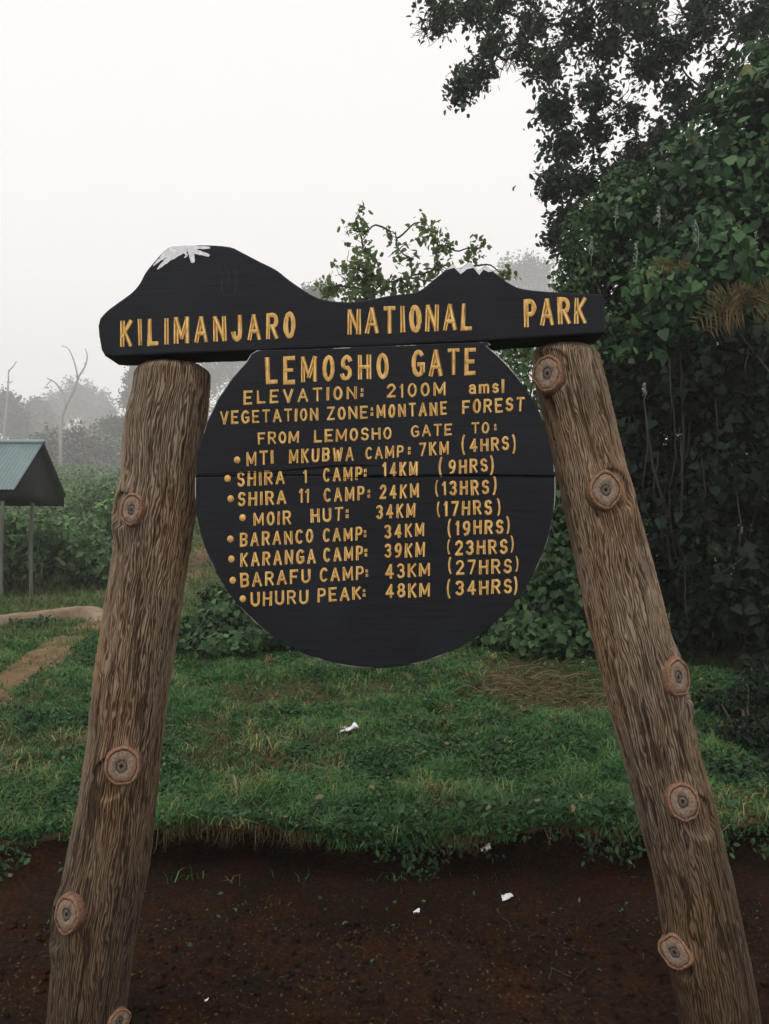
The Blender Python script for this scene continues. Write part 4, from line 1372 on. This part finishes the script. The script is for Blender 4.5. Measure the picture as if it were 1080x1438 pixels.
sap = []
for px_, py_, rp, dn in [(500, 325, 20, .5), (510, 350, 24, .7), (495, 375, 30, 1.0), (520, 385, 32, 1.2), (480, 400, 32, 1.2), (545, 395, 30, 1.2), (515, 410, 36, 1.4), (455, 412, 20, .9), (505, 305, 12, .25), (570, 400, 26, .8), (560, 350, 22, .35),
                         (605, 330, 22, .5), (625, 345, 18, .6), (600, 310, 14, .3), (618, 370, 24, .7), (640, 390, 24, .7), (595, 385, 24, .5), (548, 325, 12, .15), (668, 352, 14, .4), (676, 340, 9, .2), (655, 360, 10, .25), (712, 388, 8, .15), (580, 365, 20, .3), (510, 470, 40, 1.2), (600, 460, 40, 1.2), (530, 550, 46, 1.0), (585, 600, 44, .9), (520, 640, 46, 1.0), (575, 700, 46, .9), (545, 760, 50, 1.1)]:
    Y_ = 9.5 + rng.uniform(-.5, .5)
    sap.append((P(px_, py_, Y_), rp * Y_ / FPX, dn))
clump_tree('young_tree', 'young loose leaved tree rising behind the header board', gbase(555, 9.6), P(545, 500, 9.6), sap, .08, M['sapling_leaf'], .04, 10, 8, bare=.15, template=LEAF_HEART)


def dome(px, top, bot, w_, Y, n=7, dens=1.0):
    """clumps of a far crown in the picture area given, at distance Y"""
    out = []
    for k in range(n):
        a = math.pi * (k + .5) / n
        fx, fy = math.cos(a), math.sin(a)
        rp = w_ * rng.uniform(.2, .27)
        out.append((P(px + fx * (w_ / 2 - rp * .8), bot - (bot - top - rp * .8) * (.25 + .75 * fy) + rng.normal() * 2, Y + rng.uniform(-1, 1) * w_ * .3 * Y / FPX), rp * Y / FPX, dens))
    for k in range(n // 2):
        out.append((P(px + rng.uniform(-.3, .3) * w_, bot - (bot - top) * rng.uniform(.2, .6), Y - w_ * .25 * Y / FPX), w_ * .24 * Y / FPX, dens))
    return out


FT = [('spreading tree with pale leaf clumps beyond the shelter roof', 100, 592, 668, 135, 130, 'pale_leaf', 700, 115),
      ('dense rounded grey tree at the left edge above the roof', 4, 548, 640, 82, 200, 'far_leaf', 690, 10),
      ('small faint rounded tree between the left edge dome and the dead tree', 52, 566, 620, 46, 260, 'far_leaf', 690, 52),
      ('very pale broad tree in the fog behind the bare forked tree', 108, 536, 620, 115, 400, 'far_leaf', 690, 108),
      ('greenish tree half hidden by the left post', 160, 585, 690, 70, 145, 'far_leaf', 705, 165),
      ('tall faint tree showing at the left of the post top', 196, 512, 640, 56, 200, 'far_leaf', 700, 205),
      ('wide faint grey tree between the left post and round board', 322, 485, 640, 160, 260, 'far_leaf', 700, 320),
      ('faint tree peeping over the dip of the header board', 440, 398, 520, 90, 150, 'far_leaf', 690, 430),
      ('barely visible foggy tree right of the small jagged peak', 735, 350, 520, 150, 420, 'far_leaf', 690, 740)]
for lb, px_, tp_, bt_, w_, Y_, mt, bs, bpx in FT:
    Y_ = min(Y_ * 1.3, 440)
    x0 = (bpx - 540) / FPX * Y_
    lim = dome(px_, tp_, bt_, w_, Y_, 9 if w_ > 100 else 7)
    lf = .0052 * Y_
    x_top = P(px_, bt_, Y_)
    clump_tree('misty_tree', lb, (x0, Y_, float(hill(x0, Y_))), x_top, lim, lf, M[mt], .0022 * Y_, 36, 24, group='trees fading into the fog', trunk_mat='dead_wood' if mt == 'pale_leaf' else 'twig', tk=.05 * Y_, two_tone=mt == 'pale_leaf')


def dead_tree(label, px_base, Y, lines):
    x0 = (px_base - 540) / FPX * Y
    root = empty('dead_tree', (x0, Y, float(hill(x0, Y))), label, 'dead tree', 'dead trees in the fog')
    for nm, pts, r0, r1 in lines:
        tr = Tris()
        c = np.array(catmull([P(a, b, Y) for a, b in pts], 5))
        if nm == 'trunk':
            c = np.concatenate([[[x0, Y, float(hill(x0, Y)) - .2]], c])
        c[:, 1] += np.linspace(0, rng.uniform(-1.5, 1.5), len(c))
        tr.tube(c, np.linspace(r0, r1, len(c)) * (.5 if nm == 'trunk' else .62) * Y / FPX, 7, .5)
        tr.build(nm, M['dead_wood'], root, True)


dead_tree('bare forked dead tree standing in the fog behind the spreading tree', 84, 150, [
    ('trunk', [(85, 600), (87, 583), (93, 570)], 5.2, 3.4), ('branch', [(92, 571), (104, 546), (109, 530), (118, 514), (121, 500), (118, 488)], 3.1, 1.0),
    ('branch', [(93, 570), (88, 552), (78, 538), (70, 533), (65, 530)], 2.6, 1.0), ('branch', [(109, 530), (106, 515), (101, 500), (95, 489), (86, 485)], 2.0, .8),
    ('branch', [(72, 533), (65, 539), (58, 544)], 1.2, .5), ('branch', [(113, 524), (121, 526)], 1.0, .4), ('branch', [(118, 511), (123, 508)], .9, .4), ('branch', [(86, 550), (88, 546)], 1.4, .8)])
dead_tree('bare broken dead trunk at the left edge above the rounded grey tree', 4, 170, [
    ('trunk', [(5, 620), (9, 580), (12, 548), (12, 535)], 4.0, 1.8), ('branch', [(12, 536), (12, 522), (18, 514), (22, 507)], 1.8, .9), ('branch', [(13, 538), (19, 535)], 1.2, .5), ('branch', [(12, 524), (9, 517)], .9, .4)])

# ------------------------------------------------------------------ grass and ground cover
def blades(x, y, h, wd, lean, tint, z=None, hang=False):
    n = len(x)
    zz = ground_z(x, y) - .004 if z is None else z
    a = rng.uniform(0, 2 * math.pi, n)
    fa = rng.uniform(0, 2 * math.pi, n)
    dx, dy = np.cos(a) * lean, np.sin(a) * lean
    wx, wy = np.cos(fa) * wd / 2, np.sin(fa) * wd / 2
    up = -h if hang else h
    b = np.stack([x, y, zz], -1)
    W = np.stack([wx, wy, np.zeros(n)], -1)
    m = b + np.stack([dx * h * .35, dy * h * .35, up * .6], -1)
    t = b + np.stack([dx * h, dy * h, up * (1 - .35 * np.minimum(lean, 1.5))], -1)
    V = np.stack([b - W, b + W, m - W * .8, m + W * .8, t], 1).reshape(-1, 3)
    T = np.array([[0, 1, 3], [0, 3, 2], [2, 3, 4]])[None] + (np.arange(n) * 5)[:, None, None]
    return V, T.reshape(-1, 3), np.repeat(tint, 3)


def scatter(n, y0, y1, pw=1.0, margin=.5):
    y = y0 + (y1 - y0) * rng.uniform(0, 1, n) ** pw
    hw = .56 * y + margin
    x = rng.uniform(-1, 1, n) * hw
    return x, y


def bare(x, y):
    """1 where the turf is worn through or litter lies"""
    b = smooth(.5, .64, fbm(x * 1.7, y * 1.7, 0, 91, 4))
    b = np.maximum(b, 1.1 * smooth(1, .5, np.hypot((x - 1.35) / .8, (y - 6.6) / .6)))
    b = np.maximum(b, smooth(1, .4, np.hypot((x + 2.25) / .5, (y - 5.0) / .4)))
    return b


def on_path(x, y):
    return (np.abs(x - path_x(y)) < path_half(y) * .92) & (y < 34)


x, y = scatter(300000, 3.45, 9.5, 1.25)
b_ = bare(x, y)
keep = (y > lip_y(x) + .01) & (~on_path(x, y) | (rng.uniform(0, 1, len(x)) < .16 + .7 * (np.abs(x - path_x(y)) / path_half(y)) ** 3 * .8)) & (rng.uniform(0, 1, len(x)) > b_ * .88)
keep &= ~((x > 2.6 + .25 * (y - 7.5)) & (y > 7.4))
x, y, b_ = x[keep], y[keep], b_[keep]
tuft = fbm(x * 2.6, y * 2.6, 0, 92, 3)
tuft = np.clip((tuft - .34) * 2.6, 0, 1)
h = (.022 + .075 * tuft ** 1.3) * rng.uniform(.55, 1.5, len(x))
tint = np.clip(.02 + .45 * fbm(x * 3.5, y * 3.5, 0, 93, 3) + .4 * tuft + rng.normal(size=len(x)) * .14 + .25 * (rng.uniform(0, 1, len(x)) < .05) + .2 * b_ + .12 * smooth(-1, -3.2, x), 0, 1)
V, T, A = blades(x, y, h, rng.uniform(.004, .0085, len(x)) * (1 + (y - 4) * .16), rng.uniform(.2, 1.4, len(x)), tint)
tag(tri_mesh('grass', V, T, M['grass'], None, False, A), 'short green grass over the bank behind the sign', 'grass', kind='stuff')

# taller tufts standing out of the turf
tx, ty = scatter(7000, 3.5, 9.3, 1.2)
keep = (ty > lip_y(tx) - .01) & ~on_path(tx, ty) & (rng.uniform(0, 1, len(tx)) > bare(tx, ty) * .6) & ~((tx > 2.6 + .25 * (ty - 7.5)) & (ty > 7.4))
keep &= rng.uniform(0, 1, len(tx)) < smooth(.3, .6, fbm(tx * 1.7, ty * 1.7, 0, 140, 3))
tx, ty = tx[keep], ty[keep]
nb = 26
cx_, cy_ = np.repeat(tx, nb), np.repeat(ty, nb)
a_ = rng.uniform(0, 6.28, len(cx_)); r_ = np.abs(rng.normal(size=len(cx_))) * .03
x, y = cx_ + np.cos(a_) * r_, cy_ + np.sin(a_) * r_
hh_ = np.repeat(rng.uniform(.05, .12, len(tx)), nb) * rng.uniform(.5, 1.15, len(x))
tt_ = np.clip(np.repeat(rng.normal(.5, .22, len(tx)), nb) + rng.normal(size=len(x)) * .12 + .3 * (rng.uniform(0, 1, len(x)) < .04), 0, 1)
V, T, A = blades(x, y, hh_, rng.uniform(.004, .008, len(x)) * (1 + (y - 4) * .12), rng.uniform(.3, 1.5, len(x)), tt_)
tag(tri_mesh('grass_tufts', V, T, M['grass'], None, False, A), 'taller green grass tufts dotted over the bank', 'grass', kind='stuff')

x, y = scatter(120000, 8.8, 40, 1.5, 1.0)
keep = (~on_path(x, y) | (rng.uniform(0, 1, len(x)) < .25 + .5 * smooth(12, 16, y))) & (rng.uniform(0, 1, len(x)) > .5 * smooth(.5, .65, fbm(x * .6, y * .6, 0, 94, 3)))
keep &= ~((x > 2.4 + .2 * (y - 7.5)))
x, y = x[keep], y[keep]
tint = np.clip(.2 + .7 * fbm(x * .9, y * .9, 0, 95, 3) + rng.normal(size=len(x)) * .16 + .15 * smooth(14, 20, y), 0, 1)
V, T, A = blades(x, y, (.05 + .008 * y * .6) * rng.uniform(.5, 1.5, len(x)), .006 + .0011 * y, rng.uniform(.2, 1.2, len(x)), tint)
tag(tri_mesh('meadow_grass', V, T, M['far_grass'], None, False, A), 'yellowish meadow grass along the path and far slope', 'grass', kind='stuff')

# small-leaved weeds creeping over the bank
x, y = scatter(170000, 3.42, 8.8, 1.4)
dn = smooth(.42, .6, fbm(x * 1.2, y * 1.2, 0, 96, 3) + .18 * smooth(-.2, 1.2, x) * smooth(6, 4, y) + .3 * smooth(-1.3, -2.0, x) * smooth(6.5, 4, y) + .28 * smooth(1.5, 2.2, x))
keep = (y > lip_y(x) - .015) & ~on_path(x, y) & (rng.uniform(0, 1, len(x)) < dn * .75) & (rng.uniform(0, 1, len(x)) > bare(x, y) * .8)
x, y = x[keep], y[keep]
hh = .1 * fbm(x * 3.3, y * 3.3, 0, 97, 3) * rng.uniform(.2, 1.2, len(x))
tint = np.clip(.1 + .75 * fbm(x * 4, y * 4, 0, 98, 3) + rng.normal(size=len(x)) * .2, 0, 1)
V, T, A = leaf_arrays(np.stack([x, y, hill(x, y) + hh], -1), np.tile([0, -.25, 1.0], (len(x), 1)), rng.uniform(.014, .045, len(x)), LEAF_SIMPLE, .1, .75, tint)
tag(tri_mesh('weeds', V, T, M['weeds'], None, False, A), 'small leaved weeds creeping over the grassy bank', 'weeds', kind='stuff')

# broader-leaved weeds in clumps near the bank
x, y = scatter(26000, 3.5, 7.5, 1.5)
side_ = smooth(-.4, .5, x) + smooth(-1.2, -1.8, x) + .15
keep = (y > lip_y(x) + .01) & ~on_path(x, y) & (rng.uniform(0, 1, len(x)) < side_ * smooth(.5, .62, fbm(x * 2.4, y * 2.4, 0, 150, 3))) & (rng.uniform(0, 1, len(x)) > bare(x, y) * .9)
x, y = x[keep], y[keep]
hh = .02 + .12 * np.clip(fbm(x * 2.4, y * 2.4, 0, 150, 3) - .45, 0, 1) * rng.uniform(.3, 3.0, len(x))
V, T, A = leaf_arrays(np.stack([x, y, hill(x, y) + hh], -1), np.tile([0, -.3, .9], (len(x), 1)), rng.uniform(.025, .06, len(x)), LEAF_OVAL, .15, .55, np.clip(rng.normal(.4, .25, len(x)), 0, 1))
tag(tri_mesh('broad_weeds', V, T, M['weeds'], None, False, A), 'broad leaved weeds in clumps among the grass', 'weeds', kind='stuff')

# dry straw lying on the worn patches and hanging over the lip
tr = Tris()
x, y = scatter(90000, 3.55, 9, 1.3)
keep = (rng.uniform(0, 1, len(x)) < bare(x, y) * .22 + .015) & (y > lip_y(x))
x, y = x[keep], y[keep]
tr.add(*blades(x, y, rng.uniform(.02, .13, len(x)), rng.uniform(.003, .007, len(x)), rng.uniform(.8, 2.6, len(x)), rng.uniform(0, 1, len(x))))
x = rng.uniform(-2.3, 2.4, 2600)
x = x[rng.uniform(0, 1, 2600) < smooth(.5, .68, fbm(x * 2.3, 3.3, 0, 141, 3))]
y = lip_y(x) - .02 - rng.uniform(0, .03, len(x))
tr.add(*blades(x, y, rng.uniform(.02, .13, len(x)), rng.uniform(.0015, .004, len(x)), rng.uniform(.1, 1.2, len(x)), rng.uniform(0, .6, len(x)), hill(x, y) + .01, True))
for _ in range(420):
    if rng.uniform() < .75: px_, py_ = 1.35 + rng.normal() * .38, 6.6 + rng.normal() * .28
    else: px_, py_ = rng.uniform(-2.2, 2), rng.uniform(4, 7.5)
    a_ = rng.normal() * .5 + (math.pi if rng.uniform() < .5 else 0); L_ = rng.uniform(.08, .38)
    ex_, ey_ = px_ + math.cos(a_) * L_, py_ + math.sin(a_) * L_
    if min(py_, ey_) < 3.9: continue
    tr.tube(bend_path([px_, py_, float(hill(px_, py_)) + rng.uniform(.01, .06)], [ex_, ey_, float(hill(ex_, ey_)) + rng.uniform(.01, .07)], 6, .07, .06), .0028, 4, rng.uniform(.2, 1))
tag(tr.build('straw', M['straw']), 'dry straw on worn turf and hanging from the bank edge', 'dry grass', kind='stuff')
x = rng.uniform(-2.4, 2.6, 4200)
x = x[rng.uniform(0, 1, 4200) < smooth(.4, .62, fbm(x * 2.6, 7.7, 0, 120, 3))]
y = lip_y(x) - rng.uniform(-.03, .03, len(x))
V, T, A = blades(x, y, rng.uniform(.015, .06, len(x)), rng.uniform(.003, .006, len(x)), rng.uniform(.5, 1.8, len(x)), np.clip(rng.normal(.35, .2, len(x)), 0, .85), hill(x, y) + rng.uniform(-.02, .014, len(x)), True)
tag(tri_mesh('overhanging_grass', V, T, M['grass'], None, False, A), 'green grass drooping over the dark bank edge', 'grass', kind='stuff')

# crumbs, twigs and leaf bits on the bare soil
tr = Tris()
n = 5200
y = 1.9 + 1.95 * rng.uniform(0, 1, n)
x = rng.uniform(-1, 1, n) * (.57 * y + .1)
keep = (y < lip_y(x) - .05) & (fbm(x * 2, y * 2, 0, 99, 2) > .4)
x, y = x[keep], y[keep]
tr.add(*leaf_arrays(np.stack([x, y, soil_z(x, y) + .006], -1), np.tile([0, -.2, 1.0], (len(x), 1)), rng.uniform(.004, .02, len(x)), LEAF_SIMPLE, 0, .6, rng.uniform(0, .55, len(x)) ** 2))
for _ in range(80):
    y_ = rng.uniform(2.1, 3.7)
    x_ = rng.uniform(-1, 1) * .56 * y_
    a_ = rng.uniform(0, 6.28); L_ = rng.uniform(.02, .09)
    e_ = np.array([x_ + math.cos(a_) * L_, y_ + math.sin(a_) * L_])
    tr.tube(bend_path([x_, y_, float(soil_z(x_, y_)) + .006], [e_[0], e_[1], float(soil_z(*e_)) + .009], 5, .08), .0015, 4, rng.uniform(0, .35))
tag(tr.build('soil_litter', M['straw']), 'scattered twigs and leaf bits on the dark soil', 'litter', kind='stuff')
x = np.concatenate([rng.uniform(-1, 1, 700) * 2.1]); y = np.concatenate([rng.uniform(2.3, 3.6, 700)])
keep = rng.uniform(0, 1, 700) < smooth(3.1, 3.6, y) * .9 + .01
x, y = x[keep], y[keep]
V, T, A = leaf_arrays(np.stack([x, y, soil_z(x, y) + rng.uniform(.005, .03, len(x))], -1), np.tile([0, -.3, 1.0], (len(x), 1)), rng.uniform(.01, .03, len(x)), LEAF_OVAL, 0, .6)
tag(tri_mesh('seedlings', V, T, M['weeds'], None, False, A), 'sparse green seedlings along the foot of the bank', 'seedlings', kind='stuff')
x = rng.uniform(-2.4, 2.4, 6500)
f_ = rng.uniform(0, 1, len(x))
keep = rng.uniform(0, 1, len(x)) < smooth(.5, .66, fbm(x * 5.5, f_ * 1.6, 0, 142, 3) + .06 * smooth(-.1, .6, x) - .25 * smooth(-1.2, -1.0, x) * smooth(-.2, -.45, x) + .14 * smooth(-1.1, -1.4, x) + .3 * (f_ - .85)) * .6
x, f_ = x[keep], f_[keep]
y = lip_y(x) - .03 - (1 - f_) * np.where(x < -1.2, .25, .06) + rng.normal(size=len(x)) * .015
z = .03 + (hill(x, lip_y(x)) - .03) * f_
V, T, A = leaf_arrays(np.stack([x, y, z], -1), np.tile([0, -.8, .6], (len(x), 1)), rng.uniform(.012, .04, len(x)), LEAF_OVAL, .4, .7, np.clip(rng.normal(.3, .25, len(x)), 0, 1))
tag(tri_mesh('bank_weeds', V, T, M['weeds'], None, False, A), 'straggling weeds hanging over the dark bank face', 'weeds', kind='stuff')
n = 4200
y = 1.9 + 1.9 * rng.uniform(0, 1, n)
x = rng.uniform(-1, 1, n) * (.57 * y + .1)
ico_v = np.array([[0, 0, 1], [1, 0, .1], [.2, 1, -.1], [-1, .2, .1], [-.1, -1, 0], [0, 0, -1]], float)
ico_t = np.array([[0, 1, 2], [0, 2, 3], [0, 3, 4], [0, 4, 1], [5, 2, 1], [5, 3, 2], [5, 4, 3], [5, 1, 4]])
sz = .002 + .016 * rng.uniform(0, 1, n) ** 3
rv = ico_v[None] * (1 + .35 * rng.normal(size=(n, 6, 1))) * np.array([1, 1, .7])
V = (rv * sz[:, None, None] + np.stack([x, y, soil_z(x, y) + sz * .3], -1)[:, None, :]).reshape(-1, 3)
T = (ico_t[None] + (np.arange(n) * 6)[:, None, None]).reshape(-1, 3)
o = tri_mesh('soil_crumbs', V, T, M['ground'], None, False, None, {'turf': np.zeros(len(V)), 'meadow': np.zeros(len(V))})
tag(o, 'small crumbs of dark soil on the bare ground', 'soil', kind='stuff')


# paper scraps
def scrap(label, px_, py_, size, on_grass=False, seed=0):
    rr = np.random.default_rng(seed)
    # find where the line of sight meets the ground
    d = P(px_, py_, 1.0) - np.array([0, 0, CAM_H])
    t = 1.5
    while t < 12:
        p = np.array([0, 0, CAM_H]) + d * t
        if p[2] <= float(ground_z(p[0], p[1])) + (.035 if on_grass else .006): break
        t += .005
    s = size * t / FPX / 2
    n = 9
    u = np.linspace(-1, 1, n)
    U, W = np.meshgrid(u, u)
    r_ = np.hypot(U, W)
    wob = .75 + .5 * vnoise(U * 1.5, W * 1.5, seed, 110)
    zz = s * (1.1 * vnoise(U * 1.6, W * 1.6, seed + .5, 111) - .2) + .3 * s * U
    V = np.stack([p[0] + U * s * wob, p[1] + W * s * .9 * wob, p[2] + zz + s * .15], -1).reshape(-1, 3)
    T = []
    for i in range(n - 1):
        for j in range(n - 1):
            a = i * n + j
            T += [(a, a + 1, a + n + 1), (a, a + n + 1, a + n)]
    T = np.array(T)
    V2 = np.concatenate([V, V - [0, 0, .0015]])
    T2 = np.concatenate([T, T[:, ::-1] + n * n])
    o = tri_mesh('paper_scrap', V2, T2, M['paper'])
    tag(o, label, 'paper scrap', 'white scraps on the ground')


scrap('crumpled white scrap lying on the grass below the round board', 490, 1028, 24, True, 1)
scrap('largest white scrap lying on the dark soil', 712, 1262, 15, False, 2)
scrap('small white scrap on the soil left of the largest one', 593, 1252, 9, False, 3)
scrap('pale torn scrap on the soil just below the small white one', 585, 1282, 9, False, 4)
scrap('white scrap tucked at the foot of the bank under the grass', 682, 1194, 14, False, 5)
scrap('tiny white scrap on the soil near the left post', 290, 1405, 5, False, 6)

# ------------------------------------------------------------------ morning fog
bm = bmesh.new()
bmesh.ops.create_cube(bm, size=1)
for v in bm.verts:
    v.co = Vector((v.co.x * 900, 218 + v.co.y * 496, 62 + v.co.z * 128))
me = bpy.data.meshes.new('haze')
bm.to_mesh(me)
bm.free()
hz = link('haze', me)
tag(hz, 'pale morning fog filling the air', 'fog', kind='stuff')
m, nt, out = new_mat('fog')
pv = nt.nodes.new("ShaderNodeVolumePrincipled")
pv.inputs['Color'].default_value = (.995, .985, .99, 1)
pv.inputs['Density'].default_value = 0.0019
pv.inputs['Anisotropy'].default_value = 0.2
nt.links.new(pv.outputs['Volume'], out.inputs['Volume'])
me.materials.append(m)
